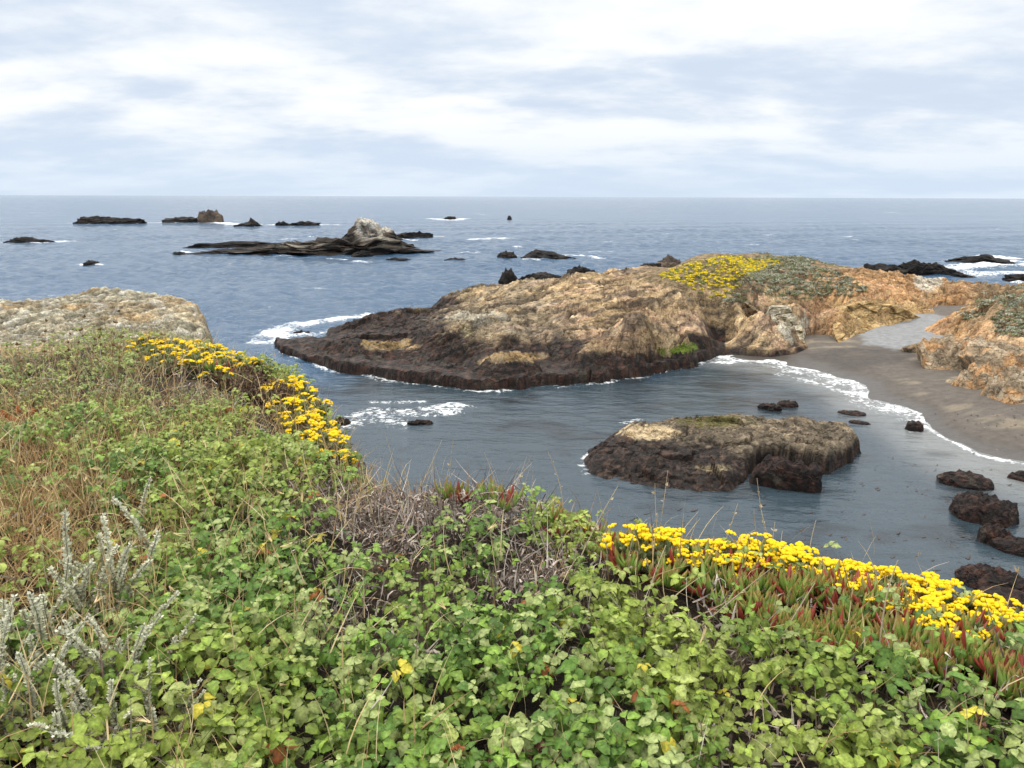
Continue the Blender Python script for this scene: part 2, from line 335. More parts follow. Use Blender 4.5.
grn=ss(1.1,.7,np.hypot((px-680)/26,(py-349)/5.5)+.9*np.abs(g3))*ss(.6,.9,z)
C=mixn(C,(.14,.19,.03),grn)
soil=topv.ravel(); C=mixn(C,(.17,.13,.075),soil*.8)
C=mixn(C,(.12,.09,.05),ss(955,985,px)*ss(330,315,py)*.6)
keep=z>-2.15
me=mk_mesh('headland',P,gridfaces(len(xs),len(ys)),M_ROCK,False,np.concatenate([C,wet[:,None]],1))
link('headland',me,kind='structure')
from functools import partial
def headz(xq,yq):
    i=np.clip((np.asarray(xq)-xs[0])/.105,0,len(xs)-2); j=np.clip((np.asarray(yq)-ys[0])/.105,0,len(ys)-2)
    i0=i.astype(int);j0=j.astype(int);fi=i-i0;fj=j-j0
    return (Z2[i0,j0]*(1-fi)*(1-fj)+Z2[i0+1,j0]*fi*(1-fj)+Z2[i0,j0+1]*(1-fi)*fj+Z2[i0+1,j0+1]*fi*fj)
# ------------------------------------------------------------------ beach
shore=[(700,352),(722,356),(745,357.5),(765,358),(780,362),(800,367),(822,371),(838,378),(855,381),(866,388),(868,397),(885,403),(905,407),(920,413),(926,423),(940,434),(960,444),(990,456),(1030,465),(1080,480),(1180,520)]
bp_=[]
for a in shore:
    p=W(a[0],a[1],0); bp_.append((p[0],p[1],0.0)); 
    u=np.array([-.75,-.65]) 
    q=p[:2]+u*3.0; bp_.append((q[0],q[1],-.32)); q=p[:2]+u*8; bp_.append((q[0],q[1],-1.3))
for a in [(755,345,.2),(800,345,.45),(830,348,.55),(822,325,1.0),(880,350,.75),(850,368,.35),(900,385,.4),(925,325,1.15),(870,325,1.05),(940,370,.75),(960,400,.7),(930,398,.45),(1000,420,.8),(1050,420,1.0),(1050,440,.6),(980,435,.35),(1120,440,1.3),(1000,380,1.0),(960,330,1.4),(1030,340,1.6)]:
    bp_.append(tuple(W(*a)))
BP=np.array(bp_); fb=tps(BP[:,:2],BP[:,2],.01)
bx_=np.arange(6,70,.2); by_=np.arange(18,80,.2); X,Y=np.meshgrid(bx_,by_,indexing='ij')
def beachz(X,Y): 
    z=fb(X,Y); return np.clip(z,-2,2.2)+.025*fbm(X*.35,Y*.35,0,3)
Zb=beachz(X,Y)
P=np.stack([X.ravel(),Y.ravel(),Zb.ravel()],1); x,y,z=P.T; px,py=proj(P)
C=np.tile(np.array([.185,.155,.125]),(len(P),1))
C=mixn(C,(.105,.09,.075),ss(.45,.1,z)*.85)
drift=ss(.12,.42,fbm(x*.25+3,y*.5,0,4)); C=mixn(C,(.36,.29,.20),drift*.8*ss(.25,.5,z))
C=mixn(C,(.105,.088,.075),ss(1.1,.6,np.hypot((px-860)/60,(py-357)/13)+.5*fbm(x*.3,y*.3,4,3))*.8)
C=mixn(C,(.36,.36,.35)*np.array(1.),ss(1.1,.85,np.hypot((px-905)/50,(py-330)/20)+.2*fbm(x*.5,y*.5,4,3)))
C=mixn(C,(.30,.31,.32),ss(.8,.95,z)*ss(850,835,px)*.6)
m,t,b,o=nt('sand'); Pn=geo_pos(t); at=N(t,'ShaderNodeAttribute',attribute_name='col'); n1=noise(t,2.2,6,.6,Pn); n2=noise(t,22,4,.7,Pn)
k=mth(t,'MULTIPLY',mapr(t,n1.outputs[0],.3,.7,.78,1.22,False).outputs[0],mapr(t,n2.outputs[0],.3,.7,.8,1.2,False).outputs[0])
cc=N(t,'ShaderNodeVectorMath',operation='SCALE'); L(t,at.outputs['Color'],cc.inputs[0]); L(t,k,cc.inputs['Scale']); L(t,cc.outputs[0],b.inputs['Base Color'])
L(t,mapr(t,at.outputs['Alpha'],0,1,.9,.32,False).outputs[0],b.inputs['Roughness']); b.inputs['Specular IOR Level'].default_value=.4
bpn=N(t,'ShaderNodeBump'); bpn.inputs['Distance'].default_value=.06; L(t,mth(t,'ADD',n1.outputs[0],mth(t,'MULTIPLY',n2.outputs[0],.3)),bpn.inputs['Height']); L(t,bpn.outputs[0],b.inputs['Normal'])
C=C*np.array([.56,.58,.61])
me=mk_mesh('beach',P,gridfaces(len(bx_),len(by_)),m,True,np.concatenate([C,ss(.34,.06,z)[:,None]],1)); link('beach',me,kind='structure')
# ------------------------------------------------------------------ sea
foam_lines=[ # (pixel polyline, half width m, strength)
 ([(268,338),(290,327),(320,321),(350,317),(372,314)],1.3,1.1),([(262,345),(285,340),(300,338)],1.3,.9),([(290,330),(275,345)],1.0,.8),
 ([(352,418),(372,411),(400,412),(420,414)],.7,.62),([(425,409),(447,405),(466,407)],.5,.85),([(432,414),(455,410)],.8,.68),([(345,425),(372,418),(400,424)],.8,.75),([(375,402),(420,402)],.4,.6),
 ([(580,384),(560,388)],.35,.6),([(590,452),(582,464),(586,474)],.22,.6),([(624,423),(642,420)],.3,.5),
 ([(720,362),(745,361),(772,361),(790,366)],.7,.85),([(790,366),(820,374),(850,382),(866,394)],.9,.75),([(780,375),(815,383),(845,392)],.5,.6),([(868,398),(905,410),(922,418)],.5,.5),
 ([(955,262),(985,259),(1020,262),(1060,264)],2.6,1.0),([(950,270),(990,266),(1060,268)],3.0,1.2),([(960,276),(1010,274),(1060,276)],2.2,.95),([(985,256),(1010,258)],2.,1.5),
 ([(552,257),(580,257),(600,259)],1.2,1.1),([(520,260),(545,262)],.8,.7),([(575,252),(610,251)],.8,.6),
 ([(10,242),(40,243),(66,241)],2.2,1.2),([(80,264),(100,266)],.7,.9),
 ([(70,223),(88,224)],2.5,1.0),([(143,223),(176,223)],3.5,1.1),([(215,223),(236,224)],4,1.3),([(258,225),(280,225)],3.5,1.2),([(318,225),(334,225)],3.5,1.3),
 ([(330,258),(345,260)],.8,.7),([(395,249),(408,250)],1.2,1.1),([(425,236),(440,236)],1.5,1.1),([(400,240),(415,241)],1.2,1.),([(310,253),(345,251)],.6,.6),([(180,253),(190,254)],1,.8),([(265,256),(290,256)],.6,.7),
 ([(430,219),(452,220),(464,219)],3,1.2),([(474,240),(492,239),(512,239)],2,.9),([(478,214),(490,215)],3,.5),([(880,212),(900,213)],4,.5),
 ([(1008,283),(1030,284)],1.2,1.0),([(870,276),(900,277)],.6,.8),([(450,262),(470,262)],.5,.8),([(455,253),(480,252)],.7,.7),([(625,249),(650,248)],1,.35),([(710,244),(730,243)],1.2,.3),
 ([(730,222),(745,222)],2.5,.35),([(20,300),(60,298)],.7,.35),([(170,286),(210,284)],.6,.4),([(250,310),(280,306)],.6,.4),([(300,290),(330,291)],.5,.35),([(820,240),(850,239)],1.5,.35)]
a1=np.radians(np.concatenate([np.arange(-85,-40,.5),np.linspace(-40,40,1050),np.arange(40.5,86,.5)]))
rr=np.concatenate([[6,12],20*np.exp(np.linspace(0,math.log(12300/20),1350))])
A,R=np.meshgrid(a1,rr,indexing='ij'); X=R*np.sin(A); Y=R*np.cos(A)
cellr=np.maximum(R*.0048,R*.0013)
sp=np.random.default_rng(21); Zs=np.zeros_like(X)
cove=ss(-16,-8,X)*ss(60,47,Y)*ss(0,1,1+0*X); cove=np.maximum(cove,ss(5,12,X)*ss(62,52,Y))
mod=.65+.7*(fbm(X*.02,Y*.02,0,3)+.5)
for i in range(54):
    lam=.5*(6/.5)**(sp.random()); th=math.radians(205)+sp.normal()*.55; kx,ky=math.sin(th)*2*PI/lam,math.cos(th)*2*PI/lam
    am=.0085*lam**.85; ph=sp.random()*6.28
    fac=ss(2.2,4.2,lam/cellr)*(1-cove*(.80 if lam<2.5 else .93))
    s_=np.sin(kx*X+ky*Y+ph+.9*np.sin(X*.03+i)); Zs+=am*fac*mod*(s_+.25*(1-np.abs(s_))*1.5)
Zs+=.18*np.sin(X*.05-Y*.16+1.5*pn(X*.01,Y*.01))*(1-cove)*ss(4000,400,R)
foam=np.zeros_like(X)
for pts,hw,st in foam_lines:
    Wp=[W(a,b_,0) for a,b_ in pts]; d=dline(X,Y,Wp); foam=np.maximum(foam,st*np.exp(-(d/hw)**2*.8))
foam*=(.45+.75*(fbm(X*.35,Y*.35,3,3)*.5+.5))
bz=np.full(X.shape,-9.); mk=(X>6)&(Y>18)&(X<69)&(Y<79); bz[mk]=beachz(X[mk],Y[mk])
foam=np.maximum(foam,(.75+.5*pn(X*.5,Y*.5))*np.exp(-((bz+.03)/.03)**2))
foam=np.maximum(foam,(.52+.25*pn(X*.6,Y*.6))*ss(-.42,-.1,bz)*ss(.1,0,bz)*(Y>38))
hz_=np.full(X.shape,-9.); mk=(X>-31)&(Y>36.5)&(X<61)&(Y<99); hz_[mk]=headz(X[mk],Y[mk])
foam=np.maximum(foam,(.50+.6*pn(X*.25,Y*.25))*np.exp(-((hz_+.25)/.45)**2))
wc=ss(.62,.9,fbm(X*.09,Y*.16,9,3))*(1-cove)*ss(60,120,R)*.6*ss(3000,600,R); foam=np.maximum(foam,wc)
Zs+=np.clip(foam-.3,0,1)*.16*(1+1.5*pn(X*1.1,Y*1.1))*(bz<-.4)
shal=ss(-1.1,-.05,bz)
kelp=ss(.15,.5,fbm(X*.16+2,Y*.22,5,4))*ss(70,50,Y)*ss(-25,-12,X)
P=np.stack([X.ravel(),Y.ravel(),Zs.ravel()],1)
m,t,b,o=nt('sea_water'); Pn=geo_pos(t)
fa=N(t,'ShaderNodeAttribute',attribute_name='foam'); sh=N(t,'ShaderNodeAttribute',attribute_name='shal'); kp=N(t,'ShaderNodeAttribute',attribute_name='kelp'); cv=N(t,'ShaderNodeAttribute',attribute_name='cove')
base=mixc(t,sh.outputs['Fac'],(.030,.080,.150),(.15,.18,.19)); base=mixc(t,cv.outputs['Fac'],base,mixc(t,sh.outputs['Fac'],(.034,.052,.066),(.17,.18,.18)))
base=mixc(t,mth(t,'MULTIPLY',kp.outputs['Fac'],.6),base,(.012,.016,.018))
mp=N(t,'ShaderNodeMapping'); mp.inputs['Rotation'].default_value=(0,0,.35); mp.inputs['Scale'].default_value=(.7,1.5,1); L(t,Pn,mp.inputs[0])
w1=noise(t,1.1,5,.6,mp.outputs[0],.3); w2=noise(t,.42,6,.62,mp.outputs[0]); w3=noise(t,.012,5,.6,mp.outputs[0])
str_=mapr(t,w3.outputs[0],.35,.65,.55,1.25,False)
calm=mapr(t,cv.outputs['Fac'],0,1,1,.36,False)
b1=N(t,'ShaderNodeBump'); b1.inputs['Distance'].default_value=.55; L(t,w2.outputs[0],b1.inputs['Height']); L(t,mth(t,'MULTIPLY',str_.outputs[0],calm.outputs[0]),b1.inputs['Strength'])
w4=noise(t,.09,6,.6,mp.outputs[0]); b3=N(t,'ShaderNodeBump'); b3.inputs['Distance'].default_value=1.5; L(t,w4.outputs[0],b3.inputs['Height']); L(t,mapr(t,cv.outputs['Fac'],0,1,1,0,False).outputs[0],b3.inputs['Strength']); L(t,b3.outputs[0],b1.inputs['Normal'])
b2=N(t,'ShaderNodeBump'); b2.inputs['Distance'].default_value=.22; L(t,w1.outputs[0],b2.inputs['Height']); L(t,b1.outputs[0],b2.inputs['Normal']); L(t,mth(t,'MULTIPLY',calm.outputs[0],1.0),b2.inputs['Strength'])
fn=noise(t,3.2,8,.72,Pn,.5); fn2=noise(t,.7,4,.6,Pn,.3)
fnn=mth(t,'ADD',mth(t,'MULTIPLY',fn.outputs[0],.65),mth(t,'MULTIPLY',fn2.outputs[0],.35))
ff=mapr(t,mth(t,'ADD',mth(t,'MULTIPLY',fa.outputs['Fac'],1.3),mth(t,'MULTIPLY',fnn,7.0)),3.9,4.9,0,1)
ff0=mth(t,'MULTIPLY',ff.outputs[0],mapr(t,fa.outputs['Fac'],.06,.34,0,1).outputs[0])
col=mixc(t,ff0,base,(.80,.83,.85)); L(t,col,b.inputs['Base Color'])
L(t,mapr(t,ff0,0,1,.11,.8,False).outputs[0],b.inputs['Roughness']); b.inputs['IOR'].default_value=1.333; L(t,b2.outputs[0],b.inputs['Normal'])
me=mk_mesh('sea',P,gridfaces(len(a1),len(rr))[:,::-1],m,True,None,dict(foam=foam,shal=shal,kelp=kelp,cove=cove)); link('sea',me,kind='structure')
# ------------------------------------------------------------------ rocks
import bmesh
def ico(sub):
    bm=bmesh.new(); bmesh.ops.create_icosphere(bm,subdivisions=sub,radius=1); V=np.array([v.co[:] for v in bm.verts]); Fc=np.array([[v.index for v in f.verts] for f in bm.faces]); bm.free(); return V,Fc
ICO={s:ico(s) for s in (4,5)}
def blob(px0,px1,py,hpx,depth=.55,seed=0,prof=None,sub=4,z0=0.0,rough=.35,back=0.5,pw=.8,yaw=0,freq=1.5,boxy=0.0,pol=None):
    """a rock between pixel columns px0..px1, waterline/base at row py, hpx tall"""
    c=W((px0+px1)/2,py,z0); D=np.linalg.norm(c-CAM); wd=(px1-px0)*D/F*.5; 
    dep=wd*depth; a=math.atan2(c[0],c[1]); hh=hpx*D/F/math.cos(math.atan2(H,np.hypot(c[0],c[1])))
    # part of the apparent height is the rock's depth seen from above
    el=math.atan2(H-z0,np.hypot(c[0],c[1])); hh=max(hh-dep*math.sin(el)*.9, hh*.35)
    V,Fc=ICO[sub]; V=V.copy()
    if pol is None: pol=.45 if D>100 else .9
    if boxy: 
        q=np.abs(V)**(1-boxy)*np.sign(V); V=V*(1-boxy)+q*boxy
    s=seed*3.7+1.3
    rr9=np.random.default_rng(seed+900); nrm=rr9.normal(size=(22,3)); nrm/=np.linalg.norm(nrm,axis=1)[:,None]; dist=1-.35*rr9.random(22)
    Vn=V/np.linalg.norm(V,axis=1)[:,None]; dots=np.maximum(Vn@nrm.T,.05); rp=np.minimum((dist[None]/dots).min(1),1.08)*np.linalg.norm(V,axis=1)
    rp=np.linalg.norm(V,axis=1)*(1-pol)+rp*pol
    r=rp*.97+(.35+.65*(1-pol))*rough*(rid(V[:,0]*freq+s,V[:,1]*freq*depth+s,V[:,2]*freq*.8+s,4,.55)-.45)*1.4+rough*.35*fbm(V[:,0]*4+s,V[:,1]*4,V[:,2]*4,3)
    Q=V*r[:,None]; u=Q[:,0]
    pf=np.interp(u,[q_[0] for q_ in prof],[q_[1] for q_ in prof]) if prof else np.ones(len(u))
    jag=1+.30*fbm(u*5+s,V[:,1]*2.5,s,3)
    zt=np.where(Q[:,2]>0,np.abs(Q[:,2])**pw*hh*pf*jag,Q[:,2]*min(1.2,max(.5,hh)))
    lx=Q[:,0]*wd; ly=Q[:,1]*dep+dep*back
    ca,sa=math.cos(-a+yaw),math.sin(-a+yaw)
    Pw=np.stack([c[0]+lx*ca-ly*sa, c[1]+lx*sa+ly*ca, z0-.05+zt],1)
    return Pw,Fc,c
def rock_obj(name,label,cat,blobs,style='dark',group=None,mat=None):
    parts=[]
    for kw in blobs:
        Pw,Fc,c=blob(**kw); parts.append((Pw,Fc,np.zeros((len(Pw),4))))
    Pw,Fc,_=merge(parts); x,y,z=Pw.T; n=len(Pw); wet=np.zeros(n); D=np.hypot(x,y).mean(); f=min(1,60/D)
    g=fbm(x*f,y*f,z*f,4)
    if style=='dark': C=mixn(np.tile([.012,.0105,.010],(n,1)),(.036,.029,.025),ss(-.2,.5,g)); wet[:]=.5
    elif style=='weed':
        g2=fbm(x*3,y*3,z*3,4); C=mixn(np.tile([.014,.010,.009],(n,1)),(.050,.025,.018),ss(-.1,.5,g2)); C=mixn(C,(.08,.065,.05),ss(.35,.7,g)*.7); wet[:]=.8
    elif style=='guano':
        C=mixn(np.tile([.10,.080,.062],(n,1)),(.20,.155,.11),ss(-.3,.4,g)); zz=z/max(z.max(),.1)
        C=mixn(C,(.72,.67,.57),ss(.42,.75,zz+.5*g)*.85); k=ss(.42,.2,zz+.2*g); C=mixn(C,(.024,.020,.017),k); wet=k*.7
    elif style=='reef':
        C=mixn(np.tile([.022,.018,.015],(n,1)),(.075,.058,.044),ss(-.2,.5,g)); C=mixn(C,(.40,.36,.29),ss(.15,.45,fbm(x*.12,y*.12,5,3)+.5*z/max(z.max(),.1)-.25)*.6); wet[:]=.4
    elif style=='brown':
        C=mixn(np.tile([.12,.095,.075],(n,1)),(.065,.053,.044),ss(-.1,.5,g)); C=mixn(C,(.17,.12,.08),ss(.2,.6,fbm(x*f+5,y*f,z*f,3))*.6)
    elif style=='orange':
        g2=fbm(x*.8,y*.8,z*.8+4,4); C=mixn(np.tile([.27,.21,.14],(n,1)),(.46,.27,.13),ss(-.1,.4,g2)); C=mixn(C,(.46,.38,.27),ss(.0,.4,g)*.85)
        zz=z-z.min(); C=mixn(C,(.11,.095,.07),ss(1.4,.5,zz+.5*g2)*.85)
    o_=Pw.mean(0); o_[2]=max(Pw[:,2].min(),-.2)
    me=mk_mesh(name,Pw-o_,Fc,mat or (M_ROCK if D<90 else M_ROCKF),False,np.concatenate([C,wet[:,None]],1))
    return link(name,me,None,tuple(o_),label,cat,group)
G='dark rocks and reefs offshore'
def sr(label,style='dark',*bl,name='sea_rock',cat='sea rock'): return rock_obj(name,label,cat,list(bl),style,G)
B=lambda a,b_,y,h,**k: dict(px0=a,px1=b_,py=y,hpx=h,**k)
sr('long low dark reef farthest left near the horizon, with two rounded humps','dark',B(76,118,224,7,seed=1,depth=.3),B(108,145,224,5,seed=2,depth=.3))
sr('low dark rock touching the left of the rounded grey offshore boulder','dark',B(167,202,223,6,seed=3,depth=.35))
sr('rounded grey-brown boulder standing tallest in the far row of rocks','brown',B(199,223,223,11.5,seed=64,depth=.8,rough=.15,pol=.3,pw=.5))
sr('small peaked black rock in the far row, between the rounded boulder and flat rocks','dark',B(236,262,226.5,7,seed=5,depth=.4,prof=[(-1,.3),(0,.6),(.2,1.2),(.5,.8),(1,.3)]))
sr('tiny flat rock in the far row just left of the flat black slab','dark',B(276,290,226,4,seed=6,depth=.4))
sr('flat black slab rock at the right end of the far row','dark',B(289,319,226,4.5,seed=7,depth=.35))
reef=sr('broad reef with a white guano stained summit and a long dark skirt of rock','reef',
   B(262,424,254,17,seed=10,depth=.3,sub=5,pw=.7,freq=3.2,pol=.15,rough=.5,prof=[(-1,.4),(-.7,.9),(-.45,.6),(-.1,1),(.1,.8),(.5,1.1),(.8,.5),(1,.25)]),name='guano_reef',cat='sea rock')
summit=rock_obj('summit',None,None,[B(341,402,243,21,seed=12,depth=.4,prof=[(-1,.2),(-.6,.75),(-.35,1.15),(.0,1.1),(.3,.8),(.6,.75),(1,.3)],sub=5,pw=.6,freq=2.5)],'guano')
summit.parent=reef; summit.location=Vector(summit.location)-Vector(reef.location)
sr('long low dark arm of reef reaching left from the front of the guano reef','dark',B(186,292,254.5,7,seed=8,depth=.22,prof=[(-1,.5),(-.3,.8),(.5,1),(1,1)]))
sr('long thin black reef arm lying behind the left half of the guano reef','dark',B(190,282,247,5,seed=9,depth=.12))
sr('low dark tail of rock directly right of the guano reef summit','dark',B(396,432,239,7,seed=14,depth=.25))
sr('small black rock touching the water line below the guano reef summit','dark',B(352,375,256,5,seed=15,depth=.3))
sr('small low dark rock off the right end of the white topped reef, upper one','dark',B(418,434,236.5,4,seed=16,depth=.35))
sr('small low dark rock off the right end of the white topped reef, lower one','dark',B(395,416,249,6,seed=17,depth=.3))
sr('tiny black rock in the water off the left end of the guano reef','dark',B(173,186,255,3,seed=18,depth=.3))
sr('flat wave-washed black slab just below the right side of the guano reef','dark',B(381,412,262,4.5,seed=19,depth=.3))
sr('thin flat black rock between the wave-washed slab and the twin dark humps','dark',B(442,470,262,4,seed=20,depth=.25))
sr('small squarish dark hump just left of the wider black hump','dark',B(497,517,259.5,8,seed=21,depth=.6))
sr('wide smooth black hump with white surf on its right','dark',B(520,575,260,10,seed=22,depth=.5,prof=[(-1,.6),(-.4,1.1),(.2,.9),(.6,.6),(1,.5)]))
sr('low black rock in a foam patch at the far left edge of the sea','dark',B(9,40,243,5,seed=23,depth=.35),B(30,52,243,3,seed=24,depth=.3))
sr('lone small black rock on open water above the tan bluff','dark',B(84,99,266,5,seed=25,depth=.5))
sr('distant tiny rock wrapped in foam beyond the guano reef','dark',B(444,458,219.5,3,seed=26,depth=.4))
sr('tiny black speck of rock alone near the horizon','dark',B(507,512,219.5,3.5,seed=27,depth=.8))
sr('long jagged black reef behind the orange end of the headland','dark',B(855,905,276,11,seed=28,depth=.35),B(890,945,276,12,seed=29,depth=.3,sub=5),B(922,968,277,8,seed=30,depth=.3,prof=[(-1,1.3),(-.3,1.1),(.4,.7),(1,.3)]))
sr('flat black reef in the middle of the bright breaking surf at far right','dark',B(954,1012,264,8,seed=31,depth=.3,prof=[(-1,.5),(-.3,.8),(0,1.2),(.4,.8),(1,.3)]))
sr('dark rock at the right picture edge below the breaking surf','dark',B(1006,1045,282,7,seed=32,depth=.4))
G2='black pinnacles behind the headland'
def zb(px,py): return 0.3
rock_obj('rock_pinnacle','sharp black pinnacle rising behind the left shoulder of the headland','rock',[B(497,522,288,19,seed=93,depth=.8,prof=[(-1,.6),(-.25,1.15),(.2,1.0),(.6,.7),(1,.4)],z0=2.0,rough=.25,pol=.5)],'dark',G2)
rock_obj('rock_pinnacle','low jagged black ridge right of the sharp pinnacle','rock',[B(515,562,284,14,seed=34,depth=.4,z0=2.6,rough=.4)],'dark',G2)
rock_obj('rock_pinnacle','broad black hump above the brown shoulder of the headland','rock',[B(562,600,279,15,seed=35,depth=.6,z0=3.0,rough=.3)],'dark',G2)
rock_obj('rock_pinnacle','brown knob of rock left of the yellow flower patch','rock',[B(654,684,269,13,seed=36,depth=.7,z0=4.6,rough=.3)],'brown',G2)
rock_obj('rock_pinnacle','low dark ledge right beside the brown knob','rock',[B(640,662,268,6,seed=37,depth=.5,z0=4.7)],'dark',G2)
rock_obj('rock_pinnacle','stepped dark brown ledge on the seaward edge of the headland','rock',[B(462,500,297,12,seed=38,depth=.5,z0=1.6),B(438,470,303,9,seed=39,depth=.5,z0=1.2)],'brown',G2)
G3='small wave-washed rocks near the headland'
rock_obj('wave_washed_rock','low dark rock in foam off the left tip of the headland','rock',[B(288,312,338,8,seed=40,depth=.4)],'weed',G3)
rock_obj('wave_washed_rock','weedy brown rock under the breaking surge in the cove channel','rock',[B(404,432,425,7,seed=41,depth=.4)],'weed',G3)
rock_obj('wave_washed_rock','dark rock peeping out beside the left yellow flower bushes','rock',[B(332,353,427,12,seed=42,depth=.6)],'weed',G3)
G4='seaweed covered rocks in the cove'
for lb,a in [('oval seaweed rock left of a pair beyond the big cove rock',B(757,781,410,7.6,pw=.55,pol=.5,seed=43,depth=.6,boxy=.2)),
   ('round seaweed rock right of a pair beyond the big cove rock',B(777,797,407,7.6,pw=.55,pol=.5,seed=44,depth=.7,rough=.16)),
   ('flat weedy rock nearest the beach side of the big cove rock',B(839,866,415,5.1,pw=.55,pol=.5,seed=45,depth=.5,rough=.16)),
   ('thin weedy ledge awash just off the right end of the big cove rock',B(848,870,424,4.2,pw=.55,pol=.5,seed=46,depth=.4,rough=.16)),
   ('dark round boulder at the edge of the wet sand',B(905,922,431,10.2,pw=.55,pol=.5,seed=47,depth=.8,rough=.14)),
   ('flat oval seaweed rock highest in the chain along the right of the cove',B(943,986,487,14.4,pw=.55,pol=.5,seed=48,depth=.7,rough=.14)),
   ('largest shaggy seaweed rock in the chain along the right of the cove',B(953,1011,521,25.5,pw=.55,pol=.5,seed=49,depth=.8,rough=.15,sub=5)),
   ('small reddish seaweed rock linking two bigger ones in the chain',B(981,1006,544,18.7,pw=.55,pol=.5,seed=50,depth=1.0,rough=.16)),
   ('low reddish seaweed mound at the right picture edge of the chain',B(994,1036,553,15.3,pw=.55,pol=.5,seed=51,depth=.7,rough=.14)),
   ('broad dark seaweed mound just above the right yellow flowers',B(960,1022,591,22.1,pw=.55,pol=.5,seed=52,depth=.7,rough=.14,sub=5)),
   ('dark rock cut by the right picture edge beside the wet sand',B(1012,1040,482,10.2,pw=.55,pol=.5,seed=53,depth=.6,rough=.16)),
   ('low dark rock nearest the cliff foot behind the yellow flowers',B(985,1060,622,25.5,pw=.55,pol=.5,seed=54,depth=.7,rough=.16))]:
    rock_obj('seaweed_rock',lb,'rock',[a],'weed',G4)
rock_obj('seaweed_rock','weed fringed block against the near side of the big cove rock','rock',[B(752,822,489,29,seed=57,depth=.55,rough=.12,sub=5,boxy=.3,back=.6,pw=.5,pol=.5)],'weed',G4)
G5='orange boulders on the beach'
for lb,a in [('rounded orange topped boulder leading the pile on the sand',B(951,1000,393,30,seed=60,depth=.9,rough=.14,z0=.6,boxy=.2,sub=5,pol=1.0)),
   ('largest grey bottomed orange boulder at the right picture edge',B(984,1045,409,40,seed=61,depth=.9,rough=.14,z0=.6,boxy=.2,sub=5,pol=1.0)),
   ('overhanging tan boulder where the sand meets the gravel pool',B(922,985,368,34,seed=62,depth=.8,rough=.12,z0=.8,boxy=.3,sub=5,pol=1.0)),
   ('small flat dark stone left of the orange topped boulder',B(944,968,386,7,seed=63,depth=.8,z0=.6)),
   ('orange ledge boulder between the overhanging boulder and picture edge',B(968,1030,372,30,seed=64,depth=.9,rough=.12,z0=1.2,boxy=.3,sub=5,pol=1.0)),
   ('small tan stone at the near corner of the grey gravel pool',B(905,924,352,8,seed=65,depth=.7,z0=.9))]:
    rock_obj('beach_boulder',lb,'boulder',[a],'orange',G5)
def slab(name,label,pts,col,seed,thick=2.2,amp=.10):
    front=[W(*p) for p in pts]; c=np.mean(front,0); u=c[:2]/np.hypot(*c[:2]); front=[p+np.array([-2.0*u[0],-2.0*u[1],.2 if p[2]>.6 else -.1]) for p in front]; bk=[p+np.array([u[0]*thick,u[1]*thick,-.15]) for p in front]
    bm=bmesh.new(); vf=[bm.verts.new(p) for p in front]; vb=[bm.verts.new(p) for p in bk]; cf=bm.verts.new(c+np.array([-.25*u[0],-.25*u[1],.1])); cbk=bm.verts.new(np.mean(bk,0)); n=len(pts)
    for i in range(n):
        j=(i+1)%n; bm.faces.new((cf,vf[i],vf[j])); bm.faces.new((cbk,vb[j],vb[i])); bm.faces.new((vf[i],vb[i],vb[j])); bm.faces.new((vf[i],vb[j],vf[j]))
    bmesh.ops.recalc_face_normals(bm,faces=bm.faces)
    for q in range(5): bmesh.ops.subdivide_edges(bm,edges=bm.edges,cuts=1,use_grid_fill=True)
    bm.normal_update(); V=np.array([v.co[:] for v in bm.verts]); Nn_=np.array([v.normal[:] for v in bm.verts]); Fc=np.array([[v.index for v in f.verts] for f in bm.faces]); bm.free()
    x,y,z=V.T; hf,ef=facets(x*.5+z*.9,y*.3+z*1.3-x*.4,seed,1.5); hf2,ef2=facets(x*1.5+z,z*3+y-x,seed+3,1.5)
    d=amp*(1.6*hf+.6*hf2)+amp*.6*fbm(x*1.2,y*1.2,z*1.2,4)-.09*(1-ss(0,.09,ef)); V=V+Nn_*d[:,None]
    g=fbm(x*.9,y*.9,z*2,4); C=mixn(np.tile(np.array(col),(len(V),1)),np.array(col)*[.62,.56,.48],ss(-.1,.4,g)); C=C*(1-.55*(1-ss(0,.10,ef)))[:,None]*(1+.5*hf2)[:,None]
    o_=np.array([c[0],c[1],0.]); me=mk_mesh(name,V-o_,Fc,M_ROCK,False,np.concatenate([C,np.zeros((len(V),1))],1)); link(name,me,None,tuple(o_),label,'rock','tilted slabs behind the beach')
slab('tilted_rock','ochre tilted slab with a pointed foot on the sand, left of the grey gravel',[(843,345,.35),(834,328,1.3),(836,308,2.5),(866,301,2.9),(900,307,2.2),(922,318,.9),(890,331,.55),(864,340,.45)],(.46,.33,.16),3)
slab('tilted_rock','pale greenish white slab leaning down to the sand below the headland',[(806,342,.4),(782,338,.9),(762,322,1.9),(770,306,2.9),(788,306,2.9),(800,322,1.7)],(.50,.46,.35),6)
slab('tilted_rock','rounded brown block at the cave mouth, left of the pale greenish slab',[(760,342,.35),(738,334,1.0),(732,312,2.4),(745,302,3.2),(762,312,2.6),(768,328,1.4)],(.30,.22,.14),8,2.5,.14)
